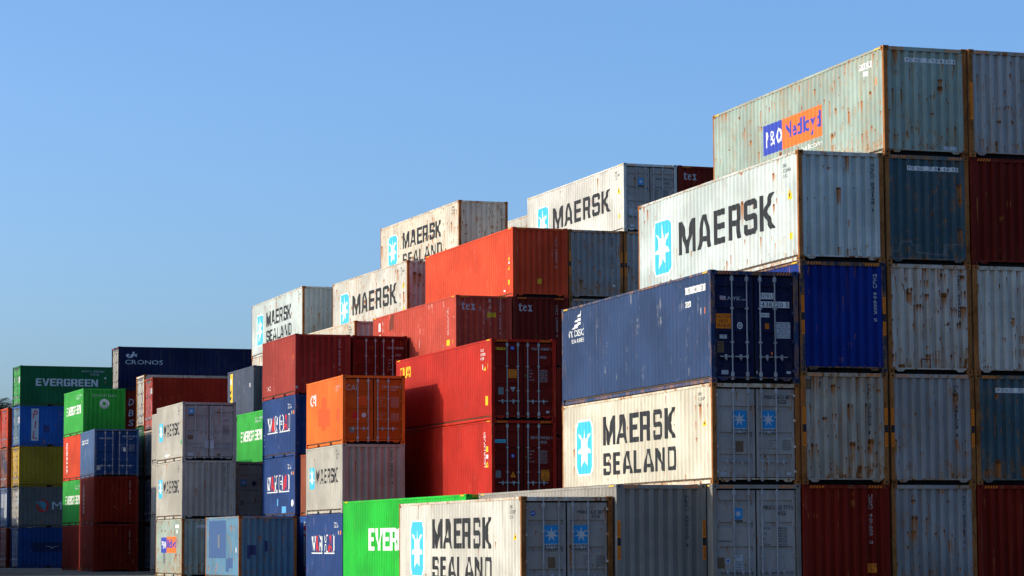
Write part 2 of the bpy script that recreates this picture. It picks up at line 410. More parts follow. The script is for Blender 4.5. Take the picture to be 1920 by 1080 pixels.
def m_casting():
    def f():
        b = MB(); X, Y, Z = 0.162, 0.178, 0.118
        b.box(0.004, 0.004, 0.004, X - 0.004, Y - 0.004, Z - 0.004)     # core
        hx0, hx1, hz0, hz1 = 0.052, 0.110, 0.034, 0.084
        def face(fn, A, hole):
            a0, a1, c0, c1 = hole
            pts = [(0, 0), (A[0], 0), (A[0], A[1]), (0, A[1])]
            k = 0.018
            hol = [(a0 + k, c0), (a1 - k, c0), (a1, c0 + k), (a1, c1 - k), (a1 - k, c1), (a0 + k, c1), (a0, c1 - k), (a0, c0 + k)]
            grp = ([0, 1], [1, 2, 3], [3, 4, 5], [5, 6, 7, 0])
            ci = [(0, 1), (1, 2), (2, 3), (3, 0)]
            segs = [(0, 1), (2, 3), (4, 5), (6, 7)]
            for (c_a, c_b), (s_a, s_b), nx in zip(ci, segs, (2, 4, 6, 0)):
                b.quad([fn(*pts[c_a], 0), fn(*pts[c_b], 0), fn(*hol[s_b], 0), fn(*hol[s_a], 0)])
                b.quad([fn(*pts[c_b], 0), fn(*hol[nx], 0), fn(*hol[s_b], 0)])
            for i in range(8):
                j = (i + 1) % 8
                b.quad([fn(*hol[i], 0), fn(*hol[j], 0), fn(*hol[j], 0.0035), fn(*hol[i], 0.0035)], 1)
            b.quad([fn(*h, 0.0035) for h in hol], 1)  # shallow recess painted black to stand for the shade inside the hole
        face(lambda a, c, d: (a, d, c), (X, Z), (hx0, hx1, hz0, hz1))
        face(lambda a, c, d: (d, a, c), (Y, Z), (0.058, 0.120, hz0, hz1))
        b.quad([(0, 0, Z), (X, 0, Z), (X, Y, Z), (0, Y, Z)]); b.quad([(0, 0, 0), (0, Y, 0), (X, Y, 0), (X, 0, 0)])
        b.quad([(X, 0, 0), (X, Y, 0), (X, Y, Z), (X, 0, Z)]); b.quad([(0, Y, 0), (0, Y, Z), (X, Y, Z), (X, Y, 0)])
        return b.mesh('corner_casting', 2)
    return cached('casting', f)
def m_top_rail(L, H):
    def f():
        b = MB(); b.box(0.003, 0.179, H - 0.074, 0.063, L - 0.179, H - 0.012, bev=0.006)
        return b.mesh('top_rail')
    return cached(('toprail', L, H), f)
def m_bottom_rail(L):
    def f():
        b = MB()
        if L < 7:
            c = L / 2; segs = [(0.179, c - 1.21), (c - 0.85, c + 0.85), (c + 1.21, L - 0.179)]
        else:
            segs = [(0.179, L - 0.179)]
        for y0, y1 in segs: b.box(0.030, y0, 0.020, 0.085, y1, 0.108, bev=0.006)
        b.box(0.115, 0.179, 0.100, 0.15, L - 0.179, 0.164)
        return b.mesh('bottom_rail')
    return cached(('botrail', L), f)
def m_end_rail(H, top):
    def f():
        b = MB()
        if top: b.box(0.163, 0.005, H - 0.118, W - 0.163, 0.075, H - 0.018, bev=0.006)
        else:
            b.box(0.163, 0.016, 0.112, W - 0.163, 0.075, 0.150, bev=0.005)
            b.box(0.163, 0.16, 0.004, W - 0.163, 0.17, 0.111, 1)  # black backing plate standing in for the shade in the gap
            for x in (0.20, W - 0.50): b.quad([(x, 0.030, 0.1118), (x + 0.30, 0.030, 0.1118), (x + 0.22, 0.030, 0.055), (x + 0.08, 0.030, 0.055)])
        return b.mesh('end_rail', 2)
    return cached(('endrail', H, top), f)
BANDS = {STD: (1.93, 1.26, 0.70), HC: (2.42, 1.86, 1.24, 0.60)}
def m_door(H):
    """one leaf: hollow-section frame with a panel pressed into shallow horizontal bands; left leaf"""
    def f():
        b = MB(); x0, x1 = 0.142, 1.197; z0, z1 = 0.170, H - 0.158; t = 0.075
        b.box(x0, Y_DOOR, z0, x0 + t, Y_DOOR + 0.04, z1, bev=0.005); b.box(x1 - t, Y_DOOR, z0, x1, Y_DOOR + 0.04, z1, bev=0.005)
        b.box(x0 + t, Y_DOOR + 0.002, z0, x1 - t, Y_DOOR + 0.04, z0 + t); b.box(x0 + t, Y_DOOR + 0.002, z1 - t, x1 - t, Y_DOOR + 0.04, z1)
        pr = [(z0 + t, 0.0)]
        for zb in sorted(BANDS[H]): pr += [(zb - 0.068, 0.0), (zb - 0.050, 0.036), (zb + 0.050, 0.036), (zb + 0.068, 0.0)]
        pr += [(z1 - t, 0.0)]
        yb = Y_DOOR + 0.004
        for (a, d), (c, e) in zip(pr, pr[1:]):
            b.quad([(x0 + t, yb + d, a), (x1 - t, yb + d, a), (x1 - t, yb + e, c), (x0 + t, yb + e, c)])
        return b.mesh('door')
    return cached(('door', H), f)
BARX = (0.60, 1.01)
def m_bar(H):
    def f():
        b = MB(); y = 0.030
        b.rod((0, y, 0.075), (0, y, H - 0.045), 0.0175, 10)
        for z in (0.10, H - 0.085): b.box(-0.035, y - 0.012, z - 0.03, 0.035, y + 0.026, z + 0.03, bev=0.006)   # cam ends
        for z in (0.22, H - 0.22): b.box(-0.042, y - 0.024, z - 0.055, 0.042, Y_DOOR, z + 0.055, bev=0.008)
        for z in (H * 0.36, H * 0.66): b.box(-0.045, y - 0.021, z - 0.022, 0.045, Y_DOOR, z + 0.022, bev=0.005)
        return b.mesh('locking_bar')
    return cached(('bar', H), f)
def m_handle():
    def f():
        b = MB(); y = 0.020
        b.box(-0.34, y - 0.006, -0.014, 0.03, y + 0.006, 0.014, bev=0.003)
        b.box(-0.035, y - 0.012, -0.04, 0.03, 0.05, 0.04, bev=0.006)
        b.box(-0.21, y - 0.016, -0.06, -0.15, Y_DOOR, 0.055, bev=0.006)
        b.box(-0.19, y - 0.022, -0.10, -0.165, y - 0.012, 0.03)
        return b.mesh('door_handle')
    return cached('handle', f)
def m_hinge():
    def f():
        b = MB(); b.box(0.075, 0.020, -0.035, 0.175, Y_DOOR, 0.035, bev=0.006); b.rod((0.085, 0.030, -0.06), (0.085, 0.030, 0.06), 0.018, 8)
        return b.mesh('hinge')
    return cached('hinge', f)
def m_seal(H):
    def f():
        b = MB(); b.box(0.124, 0.10, 0.151, W - 0.124, 0.104, H - 0.119)
        return b.mesh('door_seal')
    return cached(('seal', H), f)

# ------------------------------------------------------------------ lettering
def build_glyphs(chars, off=0.0):
    """outlines of the built-in font as edge lists, one entry per character"""
    objs = {}
    for ch in chars:
        cu = bpy.data.curves.new('glyph', 'FONT'); cu.body = ch; cu.size = 1.0; cu.resolution_u = 2; cu.offset = off
        o = bpy.data.objects.new('glyph', cu); col.objects.link(o); objs[ch] = o
    bpy.context.view_layer.update()
    dg = bpy.context.evaluated_depsgraph_get(); out = {}
    for ch, o in objs.items():
        ev = o.evaluated_get(dg); me = ev.to_mesh()
        cnt = {}
        for p in me.polygons:
            for e in p.edge_keys: cnt[e] = cnt.get(e, 0) + 1
        vs = [(v.co.x, v.co.y) for v in me.vertices]
        ed = [(vs[a], vs[b]) for (a, b), c in cnt.items() if c == 1]
        xs = [p[0] for e in ed for p in e] or [0, 0.3]
        out[ch] = (ed, min(xs), max(xs)); ev.to_mesh_clear()
    for o in list(objs.values()):
        cu = o.data; bpy.data.objects.remove(o); bpy.data.curves.remove(cu)
    return out
GLY = build_glyphs('ABCDEFGHIJKLMNOPQRSTUVWXYZabcdefghijklmnopqrstuvwxyz0123456789.,&-Ü®')
HEAVY = build_glyphs(''.join(sorted(set('P&ONedloydHAMBURGSÜDCI'))), 0.022)

def loops_to_edges(loops):
    ed = []
    for lp in loops:
        ed += [(lp[i], lp[(i + 1) % len(lp)]) for i in range(len(lp))]
    return ed
BLOCK = {
 'M': (.84, [[(0,0),(0,1),(.2,1),(.42,.40),(.64,1),(.84,1),(.84,0),(.67,0),(.67,.58),(.50,0),(.34,0),(.17,.58),(.17,0)]]),
 'A': (.74, [[(0,0),(.23,1),(.51,1),(.74,0),(.55,0),(.505,.2),(.235,.2),(.19,0)], [(.268,.36),(.472,.36),(.37,.84)]]),
 'E': (.58, [[(0,0),(0,1),(.58,1),(.58,.82),(.19,.82),(.19,.60),(.54,.60),(.54,.42),(.19,.42),(.19,.18),(.58,.18),(.58,0)]]),
 'R': (.66, [[(0,0),(0,1),(.54,1),(.64,.9),(.64,.52),(.56,.42),(.66,0),(.46,0),(.38,.38),(.19,.38),(.19,0)], [(.19,.55),(.19,.83),(.45,.83),(.45,.55)]]),
 'S': (.62, [[(.08,0),(0,.1),(0,.32),(.18,.32),(.18,.17),(.44,.17),(.44,.42),(.08,.42),(0,.51),(0,.9),(.08,1),(.54,1),(.62,.9),(.62,.69),(.44,.69),(.44,.83),(.18,.83),(.18,.59),(.54,.59),(.62,.5),(.62,.1),(.54,0)]]),
 'K': (.68, [[(0,0),(0,1),(.19,1),(.19,.58),(.44,1),(.66,1),(.36,.5),(.68,0),(.45,0),(.19,.42),(.19,0)]]),
 'L': (.54, [[(0,0),(0,1),(.18,1),(.18,.17),(.54,.17),(.54,0)]]),
 'N': (.68, [[(0,0),(0,1),(.2,1),(.50,.38),(.50,1),(.68,1),(.68,0),(.48,0),(.18,.62),(.18,0)]]),
 'D': (.64, [[(0,0),(0,1),(.5,1),(.64,.85),(.64,.15),(.5,0)], [(.18,.17),(.18,.83),(.43,.83),(.46,.78),(.46,.22),(.43,.17)]]),
 'V': (.70, [[(.25,0),(0,1),(.20,1),(.35,.30),(.50,1),(.70,1),(.45,0)]]),
 'G': (.66, [[(.08,0),(0,.1),(0,.9),(.08,1),(.58,1),(.66,.9),(.66,.68),(.46,.68),(.46,.82),(.20,.82),(.20,.18),(.46,.18),(.46,.36),(.32,.36),(.32,.53),(.66,.53),(.66,.1),(.58,0)]]),
 'W': (.92, [[(.18,0),(0,1),(.17,1),(.28,.35),(.38,1),(.54,1),(.64,.35),(.75,1),(.92,1),(.74,0),(.56,0),(.46,.6),(.36,0)]]),
 'H': (.66, [[(0,0),(0,1),(.18,1),(.18,.60),(.48,.60),(.48,1),(.66,1),(.66,0),(.48,0),(.48,.42),(.18,.42),(.18,0)]]),
 'I': (.18, [[(0,0),(0,1),(.18,1),(.18,0)]]),
 'T': (.62, [[(.22,0),(.22,.82),(0,.82),(0,1),(.62,1),(.62,.82),(.40,.82),(.40,0)]]),
 'O': (.66, [[(.08,0),(0,.1),(0,.9),(.08,1),(.58,1),(.66,.9),(.66,.1),(.58,0)], [(.2,.18),(.2,.82),(.46,.82),(.46,.18)]]),
 'U': (.66, [[(.08,0),(0,.1),(0,1),(.19,1),(.19,.18),(.47,.18),(.47,1),(.66,1),(.66,.1),(.58,0)]]),
 'X': (.68, [[(0,0),(.23,.5),(0,1),(.21,1),(.34,.68),(.47,1),(.68,1),(.45,.5),(.68,0),(.47,0),(.34,.32),(.21,0)]]),
 # bold serif lower case for the three-letter leasing mark
 't': (.48, [[(.12,.14),(.12,.62),(0,.62),(0,.68),(.10,.74),(.16,.84),(.20,.96),(.29,.96),(.29,.73),(.46,.73),(.46,.62),(.29,.62),(.29,.17),(.33,.11),(.39,.13),(.44,.20),(.48,.17),(.41,.04),(.30,0),(.19,.02)]]),
 'e': (.56, [[(.56,.20),(.44,.04),(.28,0),(.10,.08),(0,.36),(.08,.64),(.28,.75),(.48,.66),(.55,.42),(.19,.42),(.22,.22),(.32,.13),(.43,.15),(.52,.24)], [(.19,.49),(.37,.49),(.36,.63),(.29,.68),(.22,.63)]]),
 'x': (.66, [[(0,0),(0,.05),(.08,.07),(.26,.33),(.08,.66),(0,.68),(0,.73),(.34,.73),(.34,.68),(.29,.66),(.37,.50),(.46,.65),(.41,.68),(.41,.73),(.62,.73),(.62,.68),(.55,.66),(.41,.43),(.58,.08),(.66,.05),(.66,0),(.32,0),(.32,.05),(.37,.07),(.30,.25),(.19,.08),(.25,.05),(.25,0)]]),
 ' ': (.35, []),
}
def edges_block(text, gap=0.13):
    ed = []; x = 0
    for ch in text:
        w, lp = BLOCK[ch]
        ed.append([((a + x, c), (b + x, d)) for ((a, c), (b, d)) in loops_to_edges(lp)]); x += w + gap
    return ed, x - gap
def edges_font(text, gap=0.07, heavy=False):
    ed = []; x = 0; src = HEAVY if heavy else GLY
    for ch in text:
        if ch == ' ': x += 0.26; continue
        g, a0, a1 = src[ch]
        ed.append([((p[0] - a0 + x, p[1]), (q[0] - a0 + x, q[1])) for p, q in g]); x += a1 - a0 + gap
    return ed, x - gap
def bounds(lists):
    pts = [p for l in lists for e in l for p in e]
    return min(p[0] for p in pts), min(p[1] for p in pts), max(p[0] for p in pts), max(p[1] for p in pts)
def fit(lists, rect, slant=0.0):
    if not any(lists): return []
    a0, z0, a1, z1 = rect; bx0, bz0, bx1, bz1 = bounds(lists)
    sx = (a1 - a0) / max(1e-6, bx1 - bx0); sz = (z1 - z0) / max(1e-6, bz1 - bz0)
    f = lambda p: (a0 + (p[0] - bx0) * sx + slant * (p[1] - bz0) * sz, z0 + (p[1] - bz0) * sz)
    return [[(f(p), f(q)) for p, q in l] for l in lists]
def vertical(text, rect):
    """upright characters stacked downwards"""
    a0, z0, a1, z1 = rect; n = len(text); h = (z1 - z0) / n; out = []
    for i, ch in enumerate(text):
        if ch == ' ': continue
        g = GLY[ch]; zt = z1 - i * h
        w = (a1 - a0) if ch not in '1I' else (a1 - a0) * 0.35
        out += fit([g[0]], ((a0 + a1 - w) / 2, zt - h * 0.84, (a0 + a1 + w) / 2, zt))
    return out
def turned(lists, rect):
    """text turned to read downwards"""
    t = [[((p[1], -p[0]), (q[1], -q[0])) for p, q in l] for l in lists]
    return fit(t, rect)
def poly(*pts): return loops_to_edges([list(pts)])
def rect_e(a0, z0, a1, z1): return poly((a0, z0), (a1, z0), (a1, z1), (a0, z1))
def ngon(ca, cz, r, n=16, ry=None):
    ry = ry or r
    return [(ca + r * math.sin(2 * math.pi * i / n), cz + ry * math.cos(2 * math.pi * i / n)) for i in range(n)]
def star_pts(ca, cz, rx, rz, n=7, k=0.42):
    return [(ca + (rx if i % 2 == 0 else rx * k) * math.sin(math.pi * i / n), cz + (rz if i % 2 == 0 else rz * k) * math.cos(math.pi * i / n)) for i in range(2 * n)]
def rrect(a0, z0, a1, z1, r):
    out = []
    for (ca, cz, s) in ((a1 - r, z1 - r, 0), (a1 - r, z0 + r, 1), (a0 + r, z0 + r, 2), (a0 + r, z1 - r, 3)):
        for i in range(4):
            t = math.pi / 2 * (s + i / 3.0); out.append((ca + r * math.sin(t), cz + r * math.cos(t)))
    return out

def slabs(edges, breaks):
    """split an even-odd outline into trapezoids between the vertical lines through its vertices and the folds of the sheet"""
    if not edges: return []
    xs = [p[0] for e in edges for p in e]; lo, hi = min(xs), max(xs)
    cuts = sorted(set([round(x, 5) for x in xs] + [round(b, 5) for b in breaks if lo < b < hi])); out = []
    for xa, xb in zip(cuts, cuts[1:]):
        if xb - xa < 2e-4: continue
        xm = (xa + xb) / 2; hit = []
        for (p, q) in edges:
            if p[0] > q[0]: p, q = q, p
            if p[0] < xm < q[0]:
                s = (q[1] - p[1]) / (q[0] - p[0])
                hit.append((p[1] + s * (xm - p[0]), p[1] + s * (xa - p[0]), p[1] + s * (xb - p[0])))
        hit.sort()
        for i in range(0, len(hit) - 1, 2):
            b, t = hit[i], hit[i + 1]
            out.append((xa, b[1], t[1], xb, b[2], t[2]))
    return out

class Box:
    """one container: knows its faces so that marks can be laid on the folded sheet"""
    def __init__(s, root, L, H, near):
        s.root, s.L, s.H, s.near = root, L, H, near
        sp = side_profile(L); s.sp = sp
        s.ep = end_profile()
    def depth(s, prof, t):
        if t <= prof[0][0]: return prof[0][1]
        for (a, d), (b, e) in zip(prof, prof[1:]):
            if a <= t <= b: return d + (e - d) * (t - a) / max(1e-9, b - a)
        return prof[-1][1]
    def mark(s, name, face, groups, off=0.004, parent=None, label=None):
        """groups: list of (material key, list of edge lists); face L, R (long sides), N (near end), F (flat on posts and rails)"""
        b = MB(); mats = []
        if face == 'L': br = [s.L - y for y, d in s.sp]
        elif face == 'R': br = [y for y, d in s.sp]
        elif face == 'N' and s.near == 'front': br = [x for x, d in s.ep]
        else: br = []
        def pt(a, z):
            if face == 'L': return (X_SIDE + s.depth(s.sp, s.L - a) - off, s.L - a, z)
            if face == 'R': return (W - X_SIDE - s.depth(s.sp, a) + off, a, z)
            if face == 'F': return (a, 0.003 - off * 0.5, z)
            if face == 'S': return (0.002 - off * 0.5, s.L - a, z)
            if s.near == 'front': return (a, Y_END + s.depth(s.ep, a) - off, z)
            return (a, Y_DOOR - off, z)
        for mk, lists in groups:
            mi = len(mats); mats.append(K[mk])
            for l in lists:
                for xa, b0, t0, xb, b1, t1 in slabs(l, br):
                    pts = [(xa, b0), (xb, b1), (xb, t1), (xa, t0)]
                    b.quad([pt(*q) for q in pts], mi)
        if not b.f: return None
        me = b.mesh(name, len(mats))
        o = link(name, me, mats, parent or s.root)
        if sum(len(g[1]) for g in groups) > 1 and name in ('lettering', 'serial_number', 'data_lettering', 'emblem_lettering', 'hazard_stripes', 'logo_frame', 'flag_emblem', 'sail_emblem', 'emblem', 'pictogram'): o['kind'] = 'stuff'
        if label: o['label'] = label
        return o
    # -- ready-made marks
    def text(s, face, txt, rect, mk='white', name='lettering', slant=0.0, gap=0.07):
        l, w = edges_font(txt, gap); return s.mark(name, face, [(mk, fit(l, rect, slant))])
    def block(s, face, txt, rect, mk='black', name='lettering', gap=0.13):
        l, w = edges_block(txt, gap); l = fit(l, rect)
        if rect[3] - rect[1] < 0.4: return s.mark(name, face, [(mk, l)])
        for e in l: s.mark('letter', face, [(mk, [e])])
    def vert(s, face, txt, rect, mk='white', name='serial_number'):
        return s.mark(name, face, [(mk, vertical(txt, rect))])
    def patch(s, face, rect, mk, name='sticker', off=0.004):
        return s.mark(name, face, [(mk, [rect_e(*rect)])], off)
    def tri(s, face, rect, mk='yellow', down=False, name='warning_sticker'):
        a0, z0, a1, z1 = rect; m = (a0 + a1) / 2
        if down: z0, z1 = z1, z0
        inn = lambda k: [(a0 + (a1 - a0) * k, z0 + (z1 - z0) * k * 0.6), (a1 - (a1 - a0) * k, z0 + (z1 - z0) * k * 0.6), (m, z1 - (z1 - z0) * k * 1.2)]
        s.mark(name, face, [(mk, [poly((a0, z0), (a1, z0), (m, z1))])], 0.004)
        s.mark('pictogram', face, [('black', [poly((m - 0.012, z0 + (z1 - z0) * .25), (m + 0.012, z0 + (z1 - z0) * .25), (m + 0.016, z0 + (z1 - z0) * .62), (m - 0.016, z0 + (z1 - z0) * .62))])], 0.007)
    def big_star(s, face, rect, ring=0.06):
        a0, z0, a1, z1 = rect; cx, cz = (a0 + a1) / 2, (z0 + z1) / 2
        inner = rrect(a0 + ring, z0 + ring, a1 - ring, z1 - ring, 0.20)
        st = star_pts(cx, cz, (a1 - a0) * 0.44, (a1 - a0) * 0.47, 7, 0.40)
        g = [('star', [loops_to_edges([inner, st])]), ('starwhite', [loops_to_edges([st])])]
        if ring > 0: g.insert(0, ('starwhite', [loops_to_edges([rrect(a0, z0, a1, z1, 0.24), inner])]))
        s.mark('star_emblem', face, g)
    def door_star(s, rect, words=('MAERSK',), base=None):
        a0, z0, a1, z1 = rect; cx, cz = (a0 + a1) / 2, (z0 + z1) / 2
        st = star_pts(cx, cz, (a1 - a0) * 0.47, (a1 - a0) * 0.47, 7, 0.36)
        s.mark('star_emblem', 'N', [('doorblue', [loops_to_edges([rrect(a0, z0, a1, z1, 0.03), st])]), ('palegrey', [loops_to_edges([st])])])
        h = 0.055; z = z0 - 0.02
        if len(words) == 2: s.patch('N', (a0, z0 - 0.135, a1, z0 - 0.001), 'palegrey', 'sticker')
        for w in words:
            l, _ = edges_block(w); s.mark('lettering', 'N', [('black', fit(l, (a0 - 0.01, z - h, a1 + 0.01, z)))], 0.007); z -= h + 0.012
    def plate(s, rect, mk='white', lines=(), tmk='black', name='data_plate'):
        """a sticker with printed lines"""
        a0, z0, a1, z1 = rect
        s.patch('N', rect, mk, name)
        if lines:
            n = len(lines); h = (z1 - z0) / (n + 0.25); g = []
            for i, t in enumerate(lines):
                l, w = edges_font(t, 0.09); zt = z1 - h * (i + 0.22)
                wd = min(a1 - a0 - 0.02, h * 0.75 * w / 0.72 * 0.9) if len(t) < 12 else a1 - a0 - 0.02
                c = (a0 + a1) / 2
                g += fit(l, (c - wd / 2, zt - h * 0.74, c + wd / 2, zt))
            s.mark('lettering', 'N', [(tmk, g)], 0.007)
    def datalines(s, rect, mk='black', rows=(('MAX.GR.', '30480 KGS', '67200 LBS'), ('TARE', '3780 KGS', '8330 LBS'), ('NET', '26700 KGS', '58860 LBS'), ('CU.CAP.', '76.4 CU.M', '2700 CU.FT'))):
        a0, z0, a1, z1 = rect; g = []; n = len(rows); h = (z1 - z0) / n
        for i, r in enumerate(rows):
            zt = z1 - i * h; ww = a1 - a0
            l, w = edges_font(r[0], 0.09); g += fit(l, (a0, zt - h * 0.38, a0 + ww * 0.10 * max(3, len(r[0])) * 0.48, zt))
            for j, t in enumerate(r[1:]):
                l, w = edges_font(t, 0.09); q = zt - h * 0.46 * j
                g += fit(l, (a0 + ww * 0.60, q - h * 0.34, a1, q))
        s.mark('data_lettering', 'N', [(mk, g)], 0.005)
    def side_serial(s, rect, rows, mk='black'):
        a0, z0, a1, z1 = rect; n = len(rows); h = (z1 - z0) / n; g = []
        for i, t in enumerate(rows):
            l, w = edges_font(t, 0.10); zt = z1 - i * h
            g += fit(l, (a0, zt - h * 0.66, a0 + (a1 - a0) * min(1.0, len(t) / 6.0), zt))
        s.mark('serial_number', 'L', [(mk, g)])
    def hazard(s):
        """slanted yellow bars at both ends of the top rails of a tall box"""
        g = []
        for x0 in (0.20, W - 0.20 - 0.40):
            for i in range(5):
                x = x0 + i * 0.08; g.append(poly((x, s.H - 0.103), (x + 0.035, s.H - 0.103), (x + 0.075, s.H - 0.034), (x + 0.04, s.H - 0.034)))
        s.mark('hazard_stripes', 'F', [('orange', g)])
        g = []
        for a0 in (0.20, s.L - 0.20 - 0.36):
            for i in range(4):
                x = a0 + i * 0.09; g.append(poly((x, s.H - 0.066), (x + 0.055, s.H - 0.066), (x + 0.085, s.H - 0.020), (x + 0.03, s.H - 0.020)))
        s.mark('hazard_stripes', 'S', [('yellow', g)])
    def caution_posts(s, left=True, right=True, z=(0.98, 1.98)):
        for ok, a0, a1 in ((left, 0.022, 0.108), (right, W - 0.108, W - 0.022)):
            if not ok: continue
            m0 = z[0] + 0.56 * (z[1] - z[0]); m1 = z[0] + 0.36 * (z[1] - z[0])
            s.mark('caution_sticker', 'F', [('orange', [rect_e(a0, z[0], a1, z[1])]), ])
            l, w = edges_font('CAUTION'); l2, w = edges_font('CONTAINER'); l3, w = edges_font('HIGH')
            g = turned(l, (a0 + 0.018, m0 + 0.04, a1 - 0.018, z[1] - 0.03)) + turned(l2, (a0 + 0.018, z[0] + 0.03, a1 - 0.018, m1 - 0.03)) + [rect_e(a0, m1, a1, m0)]
            s.mark('lettering', 'F', [('black', g)], 0.006)

# ------------------------------------------------------------------ container builder
NEARKIND = {}
def container(pos, yaw, z, L, H, color, near='front', label=None, group=None, rot=False, plain=False, door_color=None):
    X, Y = pos; a = R(yaw)
    j = random.Random(str(pos) + str(round(z, 2))); X += j.uniform(-.008, .008); Y += j.uniform(-.03, .03); a += R(j.uniform(-.10, .10))
    if rot:   # long axis across the view: near end faces left, right-hand long side faces the camera
        p = Vector((X - math.sin(a) * W, Y + math.cos(a) * W, z)); ang = a - math.pi / 2
    else:
        p = Vector((X, Y, z)); ang = a
    root = empty('shipping_container', p, ang, label, 'container', group)
    wall, frame, postp = P[color]; leafp = P[door_color][0] if door_color else wall
    mid = Vector((W / 2, L / 2, 0))
    def part(name, me, mats, flip=None, parent=None, loc=None):
        o = link(name, me, mats, parent or root, loc)
        if flip == 'rot': o.location = (W, L, 0); o.rotation_euler = (0, 0, math.pi)
        return o
    def mirrored(key, me, mx, my):
        """shared mirrored copy of a mesh about the container's centre planes (mx across, my along)"""
        def f():
            n = me.copy(); n.name = me.name
            for v in n.vertices:
                if mx: v.co.x = W - v.co.x
                if my: v.co.y = L - v.co.y
            if mx != my: n.flip_normals()
            return n
        return me if not (mx or my) else cached(('mir', me.name, key, mx, my), f)
    for fx in (0, 1):
        part('side_panel', mirrored((L, H), m_side(L, H), fx, 0), [wall])
        part('top_rail', mirrored((L, H), m_top_rail(L, H), fx, 0), [frame])
        part('bottom_rail', mirrored((L, 0), m_bottom_rail(L), fx, 0), [frame])
        for fy in (0, 1):
            part('corner_post', mirrored((L, H), m_post(H), fx, fy), [postp])
            if not plain:
                for zz in (0, H - 0.118):
                    part('corner_casting', mirrored((L, 0), m_casting(), fx, fy), [postp, SEAL_AND_GAP], None, None, (0, 0, zz))
    part('roof_panel', m_roof(L, H), [wall])
    if not plain: part('floor', m_floor(L), [PLY])
    part('end_rail', mirrored((L, H), m_end_rail(H, True), 0, 1), [frame, SEAL_AND_GAP]); part('end_panel', mirrored((L, H), m_end(H), 0, 1), [wall])
    if not plain: part('end_rail', mirrored((L, H), m_end_rail(H, False), 0, 1), [frame, SEAL_AND_GAP])
    part('end_rail', m_end_rail(H, True), [frame, SEAL_AND_GAP]); part('end_rail', m_end_rail(H, False), [frame, SEAL_AND_GAP])
    if near == 'front':
        part('end_panel', m_end(H), [wall])
    else:
        part('door_seal', m_seal(H), [SEAL_AND_GAP])
        barm = STEEL
        for k in (0, 1):
            d = part('door', mirrored((0, H), m_door(H), k, 0), [leafp])
            for bx in BARX:
                x = bx if k == 0 else W - bx - 0.05
                part('locking_bar', m_bar(H), [barm], None, d, (x, 0, 0))
                h = part('door_handle', m_handle(), [barm], None, d, (x, 0, 0.67 if H > 2.7 else 0.58))
                if k == 1: h.rotation_euler = (0, 0, 0); h.scale = (-1, 1, 1)
            for zz in (0.32, H * 0.37, H * 0.63, H - 0.32):
                part('hinge', mirrored((0, 0), m_hinge(), k, 0), [frame], None, d, (0, 0, zz))
    return Box(root, L, H, near)

# ------------------------------------------------------------------ ground
def ground():
    m = bpy.data.materials.new('yard_asphalt'); m.use_nodes = True
    nt = m.node_tree; bs = nt.nodes['Principled BSDF']
    tc = node(nt, 'ShaderNodeTexCoord'); v = tc.outputs['Object']
    a = noise(nt, v, 0.18, 5, 0.6); b = noise(nt, v, 9.0, 6, 0.7); c0 = noise(nt, v, 0.9, 4, 0.6)
    c = mixc(nt, smooth(nt, a, 0.35, 0.68), (0.095, 0.074, 0.048), (0.21, 0.16, 0.10))
    c = mixc(nt, math_node(nt, 'MULTIPLY', smooth(nt, b, 0.45, 0.7), 0.6), c, (0.30, 0.235, 0.15))
    c = mixc(nt, math_node(nt, 'MULTIPLY', smooth(nt, c0, 0.55, 0.68), 0.6), c, (0.04, 0.034, 0.026))
    nt.links.new(c, bs.inputs['Base Color']); bs.inputs['Roughness'].default_value = 0.9
    bp = node(nt, 'ShaderNodeBump'); bp.inputs['Strength'].default_value = 0.6; bp.inputs['Distance'].default_value = 0.02
    nt.links.new(b, bp.inputs['Height']); nt.links.new(bp.outputs[0], bs.inputs['Normal'])
    mb = MB(); mb.quad([(-6000, -6000, 0), (6000, -6000, 0), (6000, 6000, 0), (-6000, 6000, 0)])
    o = link('ground', mb.mesh('ground', 1), [m]); o['kind'] = 'structure'
ground()

